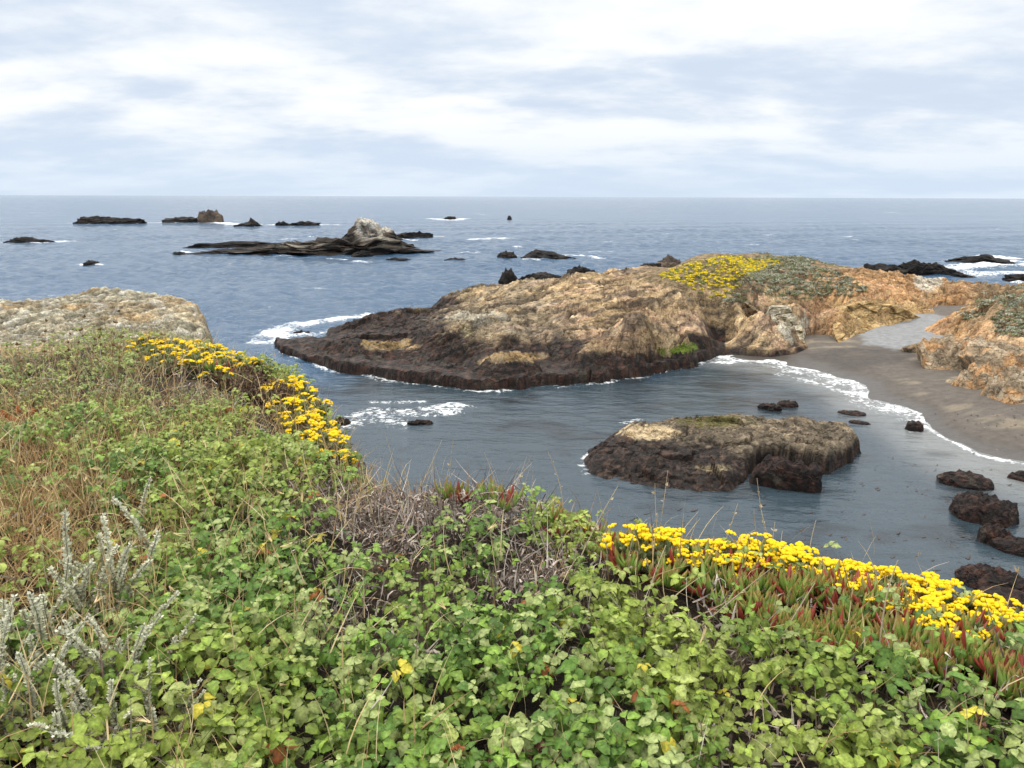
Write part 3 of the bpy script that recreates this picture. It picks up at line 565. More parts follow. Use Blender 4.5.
# cove rock
out=[(583,462),(588,474),(612,482),(650,488),(700,492),(733,491),(747,480),(757,466),(790,466),(828,474),(852,462),(860,445),(857,428),(835,417),(800,413),(760,411),(720,412),(690,409),(666,412),(650,420),(620,426),(600,440),(588,452)]
hts=[0,0,0,0,0,0,0,0,0,0,0,.4,1.2,1.4,1.5,1.5,1.4,1.2,1.1,.8,.5,.3,0]
poly=[]
for (a,b_),h in zip(out,hts):
    p=W(a,b_,h); poly.append(p[:2])
poly=np.array(poly); c0=poly.mean(0)
cxs=np.arange(poly[:,0].min()-1.2,poly[:,0].max()+1.2,.055); cys=np.arange(poly[:,1].min()-1.2,poly[:,1].max()+1.2,.055); X,Y=np.meshgrid(cxs,cys,indexing='ij')
wx=X+.25*fbm(X*.8,Y*.8,0,3); wy=Y+.25*fbm(X*.8+7,Y*.8,0,3)
sdp=sdpoly(wx,wy,poly)
u=(X-poly[:,0].min())/(np.ptp(poly[:,0])); v=(Y-poly[:,1].min())/(np.ptp(poly[:,1]))
top=.60+.50*ss(.0,.6,u)+.35*ss(.4,1,v)+.15*fbm(X*.5,Y*.5,1,3)-.55*ss(.35,.1,v)*ss(.65,.5,u)-.35*np.exp(-((u-.42)/.12)**2-((v-.45)/.2)**2)
ridg=rid(X*.5+Y*.25,Y*1.1,2,4,.6); f1,f2,idc=cell(X*.7+.3*Y,Y*1.3,9); cb2=ss(0,.1,f2-f1)
hc,ec=facets(X*.55+.2*Y,Y*.9,3,1.5); hc2,ec2=facets(X*1.8,Y*2.6,4,2.)
zz=top*(1-np.exp(-np.maximum(sdp,0)/(.42-.34*ss(.4,.6,u))))*1.0+(.30*hc+.10*hc2)*ss(0,.6,sdp)+.06*(ridg-.4)*ss(0,.5,sdp)-.07*(1-ss(0,.1,ec))*ss(0,.3,sdp)+.06*fbm(X*3,Y*3,0,4,.6)
zz=np.where(sdp<0,np.maximum(sdp*1.5,-1.2)-.02,zz)
# vertical weed fringe furrows
P=np.stack([X.ravel(),Y.ravel(),zz.ravel()],1); x,y,z=P.T; u=u.ravel(); v=v.ravel(); n=len(P); px,py=proj(P)
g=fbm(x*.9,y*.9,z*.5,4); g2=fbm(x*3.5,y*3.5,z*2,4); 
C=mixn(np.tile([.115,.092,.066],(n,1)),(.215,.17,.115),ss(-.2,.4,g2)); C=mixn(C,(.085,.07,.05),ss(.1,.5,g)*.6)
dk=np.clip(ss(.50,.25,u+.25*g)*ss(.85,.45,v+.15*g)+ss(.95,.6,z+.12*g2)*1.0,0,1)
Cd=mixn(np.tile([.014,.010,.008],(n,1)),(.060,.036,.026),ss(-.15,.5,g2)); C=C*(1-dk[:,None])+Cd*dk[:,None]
C=mixn(C,(.12,.11,.03),ss(1.1,.5,np.hypot((px-715)/42,(py-421)/7)+.6*g2)*.8)
C=mixn(C,(.46,.36,.22),ss(1.1,.75,np.hypot((px-648)/32,(py-432)/8)+.4*g2))
C=mixn(C,(.26,.21,.12),ss(1.0,.5,np.hypot((px-715)/22,(py-468)/4)+.6*g2)*.7)
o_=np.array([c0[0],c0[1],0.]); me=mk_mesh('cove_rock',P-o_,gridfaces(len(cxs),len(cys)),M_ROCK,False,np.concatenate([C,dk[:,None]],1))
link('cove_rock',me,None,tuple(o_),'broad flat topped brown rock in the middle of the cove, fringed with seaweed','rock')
# ------------------------------------------------------------------ bluff (foreground clifftop) and tan stone bluff
EZ=10.25   # edge height of the ground
edge_px=[(-260,345),(-60,350),(60,352),(140,347),(200,352),(245,368),(290,388),(322,415),(338,445),(350,466),(380,484),(450,490),(520,497),(575,522),(625,545),(700,556),(760,560),(850,580),(930,600),(1024,625),(1150,665),(1300,720)]
edge=[W(a,b_,EZ)[:2] for a,b_ in edge_px]
poly=np.array(edge+[np.array([9,-4.]),np.array([9,-14.]),np.array([-26,-14.]),np.array([-26,9.])])
gx=np.arange(-26,12,.06); gy=np.arange(-3,15,.06); X,Y=np.meshgrid(gx,gy,indexing='ij')
def ground(X,Y):
    s=sdpoly(X+.08*fbm(X*1.5,Y*1.5,0,3),Y+.08*fbm(X*1.5+4,Y*1.5,0,3),poly)
    top=EZ+.10*fbm(X*.7,Y*.7,0,4)+.06*ss(1,-3,X)-.14*ss(.5,0,s)+.10*ss(0,-4,X)*ss(4.,1.5,Y)
    dn=np.maximum(-s,0)
    return top-2.6*dn**1.15-.4*ss(.6,3,dn)*fbm(X*.6,Y*.6,2,3)
Zg=np.maximum(ground(X,Y),-1.5)
P=np.stack([X.ravel(),Y.ravel(),Zg.ravel()],1); 
g=fbm(P[:,0]*3,P[:,1]*3,P[:,2]*3,4); C=mixn(np.tile([.028,.022,.016],(len(P),1)),(.075,.055,.038),ss(-.2,.5,g)); C=mixn(C,(.22,.16,.10),ss(9,7,P[:,2])*.8)
me=mk_mesh('clifftop_ground',P,gridfaces(len(gx),len(gy)),M_STONE,True,np.concatenate([C,np.zeros((len(C),1))],1)); link('clifftop_ground',me,kind='structure')
def gz(x,y):
    x=np.atleast_1d(x);y=np.atleast_1d(y)
    i=np.clip((x-gx[0])/.06,0,len(gx)-2); j=np.clip((y-gy[0])/.06,0,len(gy)-2); i0=i.astype(int);j0=j.astype(int);fi=i-i0;fj=j-j0
    return Zg[i0,j0]*(1-fi)*(1-fj)+Zg[i0+1,j0]*fi*(1-fj)+Zg[i0,j0+1]*(1-fi)*fj+Zg[i0+1,j0+1]*fi*fj
# rock shelf
tp=[(-200,322,10.0),(-60,314,9.95),(0,308,9.9),(50,300,9.9),(100,294,9.9),(150,291.5,9.95),(178,297,9.95),(193,306,9.95),(201,325,10.0),(206,345,10.0)]
T2=np.array([W(*a)[:2] for a in tp]); poly2=np.array(list(T2)+[T2[-1]+[.2,-3.0],[T2[0][0],5.5]])
sx_=np.arange(-24,-2.,.035); sy_=np.arange(5.5,22,.035); X,Y=np.meshgrid(sx_,sy_,indexing='ij')
s=sdpoly(X+.12*fbm(X*1.2,Y*1.2,0,4),Y+.2*fbm(X*1.2+4,Y*1.2,0,4),poly2)
slope=EZ-.04-.022*(Y-7)-.05*ss(0,-4,X)
f1,f2,i1=cell(X*3.0,Y*1.6+.5*X,3); f1b,f2b,i2=cell(X*7.5,Y*4.5,8); f1c,f2c,i3=cell(X*15+2*pn(X,Y),Y*9,11)
Zr=slope+.045*(i3-.5)*ss(0,.15,f2c-f1c)+.06*fbm(X*.5,Y*.5,0,4)+.04*(i1-.5)*ss(0,.1,f2-f1)+.085*(i2-.5)*ss(0,.1,f2b-f1b)+.05*rid(X*1.2,Y*2.4,3,4,.6)-.02*(1-ss(0,.12,f2-f1))-.04*(1-ss(0,.14,f2b-f1b))+.02*fbm(X*6,Y*6,0,3)-.07*ss(.3,0,s)
dn=np.maximum(-s,0); Zr=Zr-3.0*dn-.25*rid(X*.8,Y*.8,Zr*.5,3)*ss(0,.5,dn)
Zr=np.maximum(Zr,-1.5)
P=np.stack([X.ravel(),Y.ravel(),Zr.ravel()],1); x,y,z=P.T; n=len(P)
g=fbm(x*.5,y*.35,0,4); g2=fbm(x*2.5,y*2.5,1,4)
C=mixn(np.tile([.31,.28,.20],(n,1)),(.34,.25,.14),ss(-.1,.4,g)); C=mixn(C,(.47,.455,.39),ss(.05,.5,g2)*.7)
C=C*(.7+.6*i3.ravel()[:,None])*(.80+.4*i1.ravel()[:,None])*(.6+.8*i2.ravel()[:,None])*(1-.4*(1-ss(0,.15,(f2b-f1b).ravel()))[:,None]); C=C*(1-.2*(1-ss(0,.12,(f2-f1).ravel()))[:,None])
C=mixn(C,(.50,.48,.42),ss(8.2,7.2,np.hypot(x,y))*ss(-3,-5,x)*.5)
me=mk_mesh('stone_bluff',P,gridfaces(len(sx_),len(sy_)),M_STONE,False,np.concatenate([C,np.zeros((n,1))],1)); link('stone_bluff',me,kind='structure')
# ------------------------------------------------------------------ vegetation on the headland
rg=np.random.default_rng(5)
def clump_template(nq,seed,flat=.6):
    r=np.random.default_rng(seed); V=[];Fq=[]
    for i in range(nq):
        d=r.normal(size=3); d/=np.linalg.norm(d); d[2]=abs(d[2]); c=d*np.array([.5,.5,.5*flat])*(.55+.45*r.random())
        a=r.normal(size=3); a/=np.linalg.norm(a); b_=np.cross(a,d); b_/=np.linalg.norm(b_)+1e-6; s_=.13+.10*r.random()
        k=len(V); V+= [c-a*s_*.5-b_*s_*.5, c+a*s_*.5-b_*s_*.5, c+a*s_*.4+b_*s_*.5, c-a*s_*.6+b_*s_*.5]; Fq.append([k,k+1,k+2,k+3])
    return np.array(V),np.array(Fq)
def ground_clumps(name,pts,size,cols,label,cat,seed,flat=.6,nq=26):
    T,Ft=clump_template(nq,seed,flat); n=len(pts); pos=np.stack([pts[:,0],pts[:,1],headz(pts[:,0],pts[:,1])-.03],1)
    R_=rots(rg.random(n)*6.28,rg.random(n)*.3,rg.random(n)*6.28)
    shade=.75+.5*np.random.default_rng(seed+1).random(len(Ft)).repeat(4)
    V,Fc,C=scatter(T,Ft,R_,pos,size,cols,shade); me=mk_mesh(name,V,Fc,M_SAGE,False,C); link(name,me,None,(0,0,0),label,cat,None,'stuff')
def inpoly(px,py,poly):
    return sdpoly(np.asarray(px,float),np.asarray(py,float),np.array(poly,float))
hx=rg.uniform(-5,60,60000); hy=rg.uniform(52,88,60000); hp=np.stack([hx,hy,headz(hx,hy)],1); qx,qy=proj(hp)
nz=fbm(hx*.35,hy*.35,0,4)
py_=inpoly(qx,qy,[(662,276),(690,262),(730,256),(770,258),(785,264),(760,272),(742,280),(735,292),(708,300),(695,290),(684,282)])+nz*6
back=(qx>650)&(qx<860)&(hp[:,2]>4.0)
sel=(py_>0); pts=hp[sel]; pts=pts[:4200]
ye=rg.random(len(pts))<np.clip(.80-.3*ss(-.1,.3,fbm(pts[:,0]*.8,pts[:,1]*.8,4,3)),0,1)
cl=np.where(ye[:,None],np.array([.74,.60,.04]),np.array([.22,.25,.08]))*(.75+.5*rg.random((len(pts),1)))
ground_clumps('yellow_ground_cover',pts[ye],.22+.26*rg.random(ye.sum()),cl[ye],'yellow flowering ground cover spread over the crown of the headland','ground cover',1,.5)
ground_clumps('green_ground_cover',pts[~ye],.2+.25*rg.random((~ye).sum()),cl[~ye],'olive green mat growing between the yellow flowers on the headland','ground cover',2,.5)
pg=inpoly(qx,qy,[(690,296),(740,262),(760,254),(800,258),(835,270),(862,290),(850,300),(820,298),(760,301),(720,301)])+nz*14
pr=inpoly(qx,qy,[(958,318),(985,297),(1040,288),(1100,290),(1100,335),(1024,332),(990,328)])+nz*14
sel=((pg>1)&(py_<3)&(nz>-.75))|((pr>2)&(nz>-.25)); pts=hp[sel]; pts=pts[:6500]
gc=rg.random(len(pts))[:,None]; cl=np.where(gc<.6,np.array([.31,.32,.24]),np.where(gc<.85,np.array([.20,.22,.12]),np.array([.22,.18,.11])))*(.7+.6*rg.random((len(pts),1)))
ground_clumps('grey_ground_cover',pts,.30+.38*rg.random(len(pts)),cl,'low grey-green scrub on the back of the headland and right slope','ground cover',3,.6)
# ------------------------------------------------------------------ foreground scatter field
Nn=200000
fx=rg.uniform(-17,7.5,Nn); fy=rg.uniform(-.2,13,Nn); fz=gz(fx,fy); FP=np.stack([fx,fy,fz+.12],1)
dd=FP-CAM; zf=dd@fw; ok=zf>.3; fx,fy,fz,FP=fx[ok],fy[ok],fz[ok],FP[ok]; qx,qy=proj(FP)
ok=(qx>-330)&(qx<1350)&(qy<980)&(fz>EZ-1.3)&(sdpoly(fx,fy,poly)>-.45)&~((sdpoly(fx,fy,poly2)>.5)&(qy<368))
fx,fy,fz,qx,qy=fx[ok],fy[ok],fz[ok],qx[ok],qy[ok]; Dd=np.hypot(fx,fy)
area_per=24.5*13.2/Nn
def blobm(cx,cy,rx,ry): return np.exp(-((qx-cx)/rx)**2-((qy-cy)/ry)**2)
n0=fbm(fx*1.1,fy*1.1,0,4); n1_=fbm(fx*3,fy*3,5,3)
dryz=np.clip(blobm(20,505,85,55)+.75*blobm(-80,520,150,90)+.35*blobm(150,470,90,50)+.55*blobm(190,690,40,70)+.35*blobm(70,560,120,40)+.3*blobm(120,440,130,40),0,1)
sagez=np.clip(blobm(40,650,100,110)+blobm(-60,700,150,150)+.6*blobm(100,560,50,50),0,1)
scrub=ss(445,405,qy)*ss(290,190,qx)
thatch=np.clip(1.3*blobm(385,520,62,34)+1.3*blobm(530,575,45,34)+1.2*blobm(470,508,80,20)+.35*blobm(240,452,40,22)+.8*blobm(760,735,60,45)+.5*blobm(360,610,40,25)+.6*blobm(590,640,35,20)+.7*blobm(930,725,40,40)+.5*blobm(300,490,60,25)+.5*blobm(690,640,40,25)+.4*blobm(560,720,30,25),0,1)
icez_poly=[(585,552),(650,572),(720,585),(800,596),(880,618),(960,650),(1060,690),(1060,745),(960,705),(880,685),(800,668),(720,640),(640,612),(600,590)]
icez=ss(-14,10,inpoly(qx,qy,icez_poly)+n1_*20)
yarz=np.maximum(ss(-10,8,inpoly(qx,qy,[(615,545),(700,560),(800,572),(900,590),(1100,640),(1100,690),(960,665),(880,625),(780,600),(640,590)])),ss(-10,8,inpoly(qx,qy,[(140,352),(250,368),(345,450),(345,480),(300,460),(240,410),(140,385)])))
def take(weight, per_m2, mx=10**9):
    p=np.clip(weight*per_m2*area_per,0,1); s_=np.nonzero(rg.random(len(fx))<p)[0]; return s_[:mx]
# leaf templates ---------------------------------------------------
def leaflet(seed,w=.37,seg=7):
    r=np.random.default_rng(seed); ts=np.array([0,.14,.30,.44,.60,.78,1.0]); ws=np.array([.03,.66,.95,.84,.92,.55,.02])*w
    V=[];S=[]
    for i,(a,b_) in enumerate(zip(ts,ws)):
        zc=.10*math.sin(a*PI)-.18*a*a
        jl,jr=1+.35*(r.random()-.5),1+.35*(r.random()-.5)
        V+=[(-b_*jl,a-.06*(i%2),zc+.16*b_/w*.5),(0,a,zc-.02),(b_*jr,a-.06*((i+1)%2),zc+.16*b_/w*.5)]; S+=[.93,1.22,.93]
    Fq=[]
    for i in range(len(ts)-1):
        k=3*i; Fq+=[[k,k+1,k+4,k+3],[k+1,k+2,k+5,k+4]]
    return np.array(V),np.array(Fq),np.array(S)
def compound(seed):
    r=np.random.default_rng(seed); Vs=[];Fs=[];Ss=[];n=0
    for k,(an,sc_) in enumerate([(0,1.0),(1.4,.84),(-1.4,.84)]):
        v,f,s_=leaflet(seed*5+k); an+=.25*(r.random()-.5); v=v*sc_
        v[:,1]+=.15; tl=-.25+.35*(r.random()-.5); 
        y2=v[:,1]*math.cos(tl)-v[:,2]*math.sin(tl); z2=v[:,1]*math.sin(tl)+v[:,2]*math.cos(tl); roll=.5*(r.random()-.5); x2=v[:,0]*math.cos(roll)+z2*math.sin(roll)*0; z2=z2+v[:,0]*math.sin(roll)
        x3=x2*math.cos(an)-y2*math.sin(an); y3=x2*math.sin(an)+y2*math.cos(an)
        Vs.append(np.stack([x3,y3,z2],1)); Fs.append(f+n); Ss.append(s_*(.9+.2*r.random())); n+=len(v)
    # petiole
    k=n; Vs.append(np.array([(-.015,0,0),(.015,0,0),(.015,-.15,-1.3),(-.015,-.15,-1.3)])); Fs.append(np.array([[k,k+1,k+2,k+3]])); Ss.append(np.full(4,.8))
    return np.concatenate(Vs),np.concatenate(Fs),np.concatenate(Ss)
wl_=(1-.80*dryz)*(1-.70*sagez)*(1+.5*ss(420,250,qx)*ss(395,430,qy))*(1-.5*scrub)*(1-.97*np.clip(thatch*1.15,0,1))*(1-.95*icez)*(1-.93*yarz)
I=take(wl_*(.55+.75*ss(-.35,.25,n0))*np.clip(4.2/Dd,.5,1.25),617,40000)
I=np.concatenate([I,take(wl_*(.4+.75*ss(-.35,.25,n0)),520)]); se_=sdpoly(fx[I],fy[I],poly); I=I[~((se_<.42)&(qx[I]>595)&(rg.random(len(I))<.93))]; jx=rg.normal(0,.03,len(I)); jy=rg.normal(0,.03,len(I))
parts=[]
n=len(I); hgt=.04+.20*rg.random(n)**.7+.09*n0[I]
hue=fbm(fx[I]*.9+4,fy[I]*.9,2,3)+.45*ss(480,380,qy[I])+.25*ss(330,150,qx[I]); rr_=rg.random(n)
c1=np.array([.160,.255,.050]); c2=np.array([.080,.150,.030]); c3=np.array([.27,.31,.06]); c4=np.array([.26,.31,.13]); c5=np.array([.42,.36,.05]); c6=np.array([.30,.10,.035])
C=np.where((rr_<.34)[:,None],c1,np.where((rr_<.72)[:,None],c2,c4)); yl=ss(-.1,.55,hue+.5*(rg.random(n)-.5)); C=mixn(C,c3,yl*.6); C=mixn(C,(.24,.27,.12),scrub[I]*.4)
C[rg.random(n)<.014]=c5; C[rg.random(n)<.004]=c6; C*=(.66+.6*rg.random((n,1)))*np.array([.96,.98,.82])
tv=rg.integers(0,5,n)
for k in range(5):
    T,Ft,S=compound(k+1); s_=np.nonzero(tv==k)[0]; J=I[s_]; m_=len(J)
    tilt=.12+.62*rg.random(m_); R_=rots(rg.random(m_)*6.28,tilt,rg.normal(0.25,1.3,m_))
    leaf_tone=S[:,None]*np.ones(3)  # leaf's own colour: paler midrib, random tone per leaflet
    size=(.025+.032*rg.random(m_)**1.6)*(1-.25*scrub[J])*(1+.12*ss(600,760,qy[J]))
    parts.append(scatter(T,Ft,R_,np.stack([fx[J]+jx[s_],fy[J]+jy[s_],fz[J]+hgt[s_]],1),size,C[s_],leaf_tone))
V,Fc,Cc=merge(parts); me=mk_mesh('bramble_leaves',V,Fc,M_LEAF,True,Cc)
link('bramble_leaves',me,None,(0,0,0),'green three-leaflet trailing leaves covering most of the clifftop','ground cover',None,'stuff')
# strips (grass, twigs) ----------------------------------------------
def strip(seg,bend,wd,tw=0,taper=True):
    V=[]
    for i in range(seg+1):
        t_=i/seg; a=bend*t_; 
        y=math.sin(a)/max(bend,1e-3) if bend>1e-3 else 0; zz_=(math.sin(a)/bend) if bend>1e-3 else t_; yy=((1-math.cos(a))/bend) if bend>1e-3 else 0
        w_=wd*(1-.85*t_ if taper else 1); an=tw*t_
        V+=[(-w_*math.cos(an),yy-w_*math.sin(an),zz_),(w_*math.cos(an),yy+w_*math.sin(an),zz_)]
    return np.array(V),np.array([[2*i,2*i+1,2*i+3,2*i+2] for i in range(seg)])
def blades(idx,bends,wd,ln,cols,tilt,h0=0.0,seg=5,tw=1.0,taper=True,lensd=.4,rp=1,jit=.02):
    idx=np.repeat(idx,rp)
    out=[]; tv=rg.integers(0,len(bends),len(idx))
    for k,b_ in enumerate(bends):
        s_=idx[tv==k]; m_=len(s_); T,Ft=strip(seg,b_,wd,tw,taper)
        R_=rots(rg.random(m_)*6.28,np.abs(rg.normal(0,tilt,m_)),rg.random(m_)*6.28)
        cc=np.array(cols)[rg.integers(0,len(cols),m_)]*(.7+.6*rg.random((m_,1)))
        l_=ln*(1-lensd/2+lensd*rg.random(m_)); hh=h0 if np.isscalar(h0) else h0[0]+(h0[1]-h0[0])*rg.random(m_)
        out.append(scatter(T,Ft,R_,np.stack([fx[s_]+rg.normal(0,jit,m_),fy[s_]+rg.normal(0,jit,m_),fz[s_]+hh],1),l_,cc))
    return out
gp=[]
RED=[(.40,.24,.11),(.46,.32,.16),(.28,.16,.08),(.55,.42,.23),(.50,.38,.19)]; STR=[(.56,.43,.22),(.48,.35,.17),(.64,.52,.31),(.36,.24,.12)]
gp+=blades(take(dryz*(n0>-.5),617),[.3,.9,1.6,2.4],.011,.26,RED,.8,(0,.10),rp=2)
gp+=blades(take(dryz*.6+.7*scrub*(n0>0)+.10+.12*ss(430,200,qx),190),[.2,.7,1.3,2.0],.010,.30,STR,.5,(0,.1))
gp+=blades(take(ss(460,250,qx)*ss(380,420,qy)*ss(-.1,.3,n1_)+.09,300),[.2,.7,1.4],.012,.24,STR,.6,(.05,.2))
# drooping seed heads
hd=take(ss(440,300,qx)*ss(395,430,qy)*.9+.12,18); bb=[]
for b_ in (.8,1.6):
    ii=hd[::2] if b_<1 else hd[1::2]
    m_=len(ii); yw=rg.random(m_)*6.28; tl=np.abs(rg.normal(0,.35,m_)); td=rg.random(m_)*6.28; R_=rots(yw,tl,td); L_=.26+.14*rg.random(m_); base_=np.stack([fx[ii],fy[ii],fz[ii]+.02],1)
    T,Ft=strip(6,b_,.007,.5,True); cc=np.array([.52,.40,.22])*(.75+.5*rg.random((m_,1))); bb.append(scatter(T,Ft,R_,base_,L_,cc))
    tipl=T[-1]; tip=base_+np.einsum('nij,j->ni',R_,tipl)*L_[:,None]
    for q in range(6):
        T2_,F2_=strip(3,.5,.035,.8,True); R2=rots(yw+rg.normal(0,.25,m_),tl+b_*.9+rg.normal(0,.12,m_),td*0+yw+rg.normal(0,.12,m_))
        bb.append(scatter(T2_,F2_,R2,tip-np.einsum('nij,j->ni',R_,tipl-T[-2])*L_[:,None]*q*.6,.045+.02*rg.random(m_),cc*1.1))
gp+=bb
V,Fc,Cc=merge(gp); me=mk_mesh('dry_grass',V,Fc,M_DRY,True,Cc); link('dry_grass',me,None,(0,0,0),'straw and rust coloured dry grass among the clifftop plants','grass',None,'stuff')
gp=[]; GRN=[(.16,.24,.05),(.24,.28,.07),(.10,.17,.05)]
gp+=blades(take(ss(420,250,qx)*ss(400,430,qy)*(n1_>.05)+.25*scrub+.5*blobm(180,560,50,40)+.5*blobm(330,740,60,30),260,7000),[.2,.8,1.5],.010,.17,GRN,.6,(.05,.18))
V,Fc,Cc=merge(gp); me=mk_mesh('green_grass',V,Fc,M_LEAF,True,Cc); link('green_grass',me,None,(0,0,0),'fine green grass blades between the leaves on the clifftop','grass',None,'stuff')
TW=[(.24,.20,.17),(.36,.31,.27),(.15,.115,.095),(.52,.46,.40),(.28,.20,.15)]
gp=blades(take(np.clip(thatch*1.0+.05+.25*icez*(n0>0),0,1),617),[.4,1.5,2.8,4.0],.050,.085,TW,1.25,(.02,.15),4,2.0,True,.8,rp=5,jit=.035)
gp+=blades(take(np.clip(thatch*.5+.05+.1*scrub,0,1),160,2500),[.1,.5,.9],.014,.22,TW,1.2,(.04,.2),4,.5,rp=2)
V,Fc,Cc=merge(gp); me=mk_mesh('dead_thatch',V,Fc,M_TWIG,True,Cc); link('dead_thatch',me,None,(0,0,0),'grey-brown curled dead stems matted between the green leaves','thatch',None,'stuff')
# tubes ---------------------------------------------------------------
def tube(pts,rad,ns=5):
    pts=np.asarray(pts,float); n=len(pts); rad=np.broadcast_to(rad,(n,)); V=[];t0=None
    for i in range(n):
        d=pts[min(i+1,n-1)]-pts[max(i-1,0)]; d/=np.linalg.norm(d)+1e-9
        a=np.cross(d,[.3,.9,.2]); a/=np.linalg.norm(a)+1e-9; b_=np.cross(d,a)
        for k in range(ns):
            an=2*PI*k/ns; V.append(pts[i]+rad[i]*(a*math.cos(an)+b_*math.sin(an)))
    Fq=[[i*ns+k,i*ns+(k+1)%ns,(i+1)*ns+(k+1)%ns,(i+1)*ns+k] for i in range(n-1) for k in range(ns)]
    return np.array(V),np.array(Fq)
def quads_rand(r,c,n,s,up=.3):
    """n small leaf quads spread round point c"""
    V=[];Fq=[]
    for i in range(n):
        d=r.normal(size=3); d[2]=abs(d[2])*.8+up; d/=np.linalg.norm(d); a=np.cross(d,r.normal(size=3)); a/=np.linalg.norm(a); l_=s*(.7+.6*r.random()); w_=l_*.32; k=4*i
        V+=[c,c+d*l_*.5-a*w_,c+d*l_,c+d*l_*.5+a*w_]; Fq.append([k,k+1,k+2,k+3])
    return np.array(V),np.array(Fq)
def cpart(v,f,c,r=None,j=.3):
    C=np.tile(np.array(c,float),(len(v),1)); 
    if r is not None: C*=(1-j/2+j*r.random((len(v),1)))
    return v,f,C
def gzs(x,y): return float(gz(x,y)[0])
# yarrow --------------------------------------------------------------
def yarrow_mesh(seed,hh=.20,rad=.13,brown=0.):
    r=np.random.default_rng(seed); P_=[]; tips=[]
    for i in range(34):
        a=r.random()*6.28; q=math.sqrt(r.random()); tip=np.array([q*rad*math.cos(a),q*rad*math.sin(a),hh*(1-.30*q*q)*(.86+.2*r.random())]); b0=tip*np.array([.3,.3,0])
        mid=(b0+tip)/2+r.normal(size=3)*.008; pts=[b0,mid,tip]; stc=(.22,.25,.12) if r.random()>brown else (.17,.11,.07)
        P_.append(cpart(*tube(pts,[.0022,.0018,.0014],3),stc,r))
        for k in range(7):
            c=b0+(tip-b0)*(.25+.6*r.random()); P_.append(cpart(*quads_rand(r,c,5,.030,.4),(.26,.31,.15) if r.random()>brown else (.20,.13,.08),r,.6))
        tips.append(tip)
    return P_,tips
def head_mesh(seed):
    r=np.random.default_rng(seed); P_=[]
    for i in range(11):
        a=r.random()*6.28; q=math.sqrt(r.random())*.023; c=np.array([q*math.cos(a),q*math.sin(a),.010*(1-(q/.023)**2)+.003*r.random()]); s_=.0062+.0025*r.random()
        ring=[c+np.array([s_*math.cos(k*PI/3),s_*math.sin(k*PI/3),-.001]) for k in range(6)]; low=[p-np.array([0,0,.006]) for p in ring]
        V_=np.array([c+np.array([0,0,.0045])]+ring+low); F_=[[0,1+k,1+(k+1)%6,0+1+k] for k in range(0)]
        F_=[[0,1+2*k,1+(2*k+1)%6,1+(2*k+2)%6] for k in range(3)]+[[1+(k+1)%6,1+k,7+k,7+(k+1)%6] for k in range(6)]
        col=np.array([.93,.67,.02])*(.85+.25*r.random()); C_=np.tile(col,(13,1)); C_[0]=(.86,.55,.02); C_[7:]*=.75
        P_.append((V_,np.array(F_),C_))
    V,Fc,C=merge(P_); return mk_mesh('flower_head',V,Fc,M_YEL,True,C)
HEADS=[head_mesh(i) for i in range(4)]; YM=[]
for i in range(5):
    P_,tips=yarrow_mesh(40+i,.20,.14,.15 if i<3 else .6); V,Fc,C=merge(P_); YM.append((mk_mesh('yarrow_foliage',V,Fc,M_SAGE,False,C),tips))
def yarrow(px,py,sc,nh,label,group,var,seed):
    r=random.Random(seed); p=W(px,py,EZ); zz_=gzs(p[0],p[1]); me,tips=YM[var]
    root=link('yarrow_bush',None,None,(p[0],p[1],zz_-.01),label,'flowering bush',group); root.rotation_euler=(0,0,r.random()*6.28); sc*=(1.3 if px<780 else 1.22) if px>500 else 1.18
    root.scale=(sc,sc,sc)
    link('foliage',me,root)
    for k in range(nh+2 if px>500 else nh+4):
        t_=tips[(k*3+seed)%len(tips)]; h_=link('flower_head',HEADS[r.randrange(4)],root,(t_[0]*1.05,t_[1]*1.05,t_[2]+.004)); h_.rotation_euler=(t_[1]*-2+r.uniform(-.3,.3),t_[0]*2+r.uniform(-.3,.3),r.random()*6); q=r.uniform(.7,1.2); h_.scale=(q*1.1,q*1.1,q*.8)
for k,(a,b_,s_,nh,v_) in enumerate([(150,372,1.1,9,0),(165,384,1.0,8,1),(182,376,1.1,13,2),(200,386,1.1,12,0),(214,372,1.1,14,1),(228,388,1.15,14,2),(243,381,1.1,14,0),(256,396,1.0,6,3),(268,390,.9,5,4),(283,410,1.1,10,3),(296,425,1.15,12,1),(308,440,1.15,13,4),(322,452,1.15,12,2),(300,408,1.0,9,0),(330,468,1.0,9,3),(312,418,1.0,9,1),(222,404,.9,4,3),(172,366,1.0,10,1),(190,370,1.05,12,2),(206,366,1.05,12,0),(150,362,1.0,7,3),(236,376,1.05,12,1),(316,446,1.0,12,0),(290,402,1.0,11,2),(335,462,.9,10,1),(326,440,.9,11,2),(300,432,1.0,11,0)]):
    yarrow(a,b_,s_,nh,'yellow flowered grey-green bush in the left drift above the water','yellow flowering bushes at the left cliff edge',v_,k)
for k,(a,b_,s_,nh,v_) in enumerate([(640,588,.95,13,0),(668,590,.85,12,1),(698,594,.8,10,2),(735,592,.9,10,1),(765,592,.95,14,0),(795,594,.95,15,2),(825,600,.95,15,1),(850,604,.95,16,0),(872,612,.95,16,2),(898,618,.95,16,0),(922,624,.95,16,1),(948,630,.95,14,2),(975,638,.95,13,0),(1003,644,.95,12,1),(1035,650,.95,10,2),(860,630,.8,10,1),(900,645,.8,11,4),(935,655,.85,11,0),(965,665,.85,8,1),(1005,668,.9,8,2),(1040,672,.9,8,0),(1075,668,.95,10,1),(655,592,.8,10,2),(683,594,.8,11,0),(716,596,.8,12,1),(752,596,.8,12,2),(780,598,.85,12,1),(812,602,.85,12,0)]):
    yarrow(a,b_,s_,nh,'yellow flowered bush in the right drift along the cliff edge','yellow flowering bushes at the right cliff edge',v_,k+30)
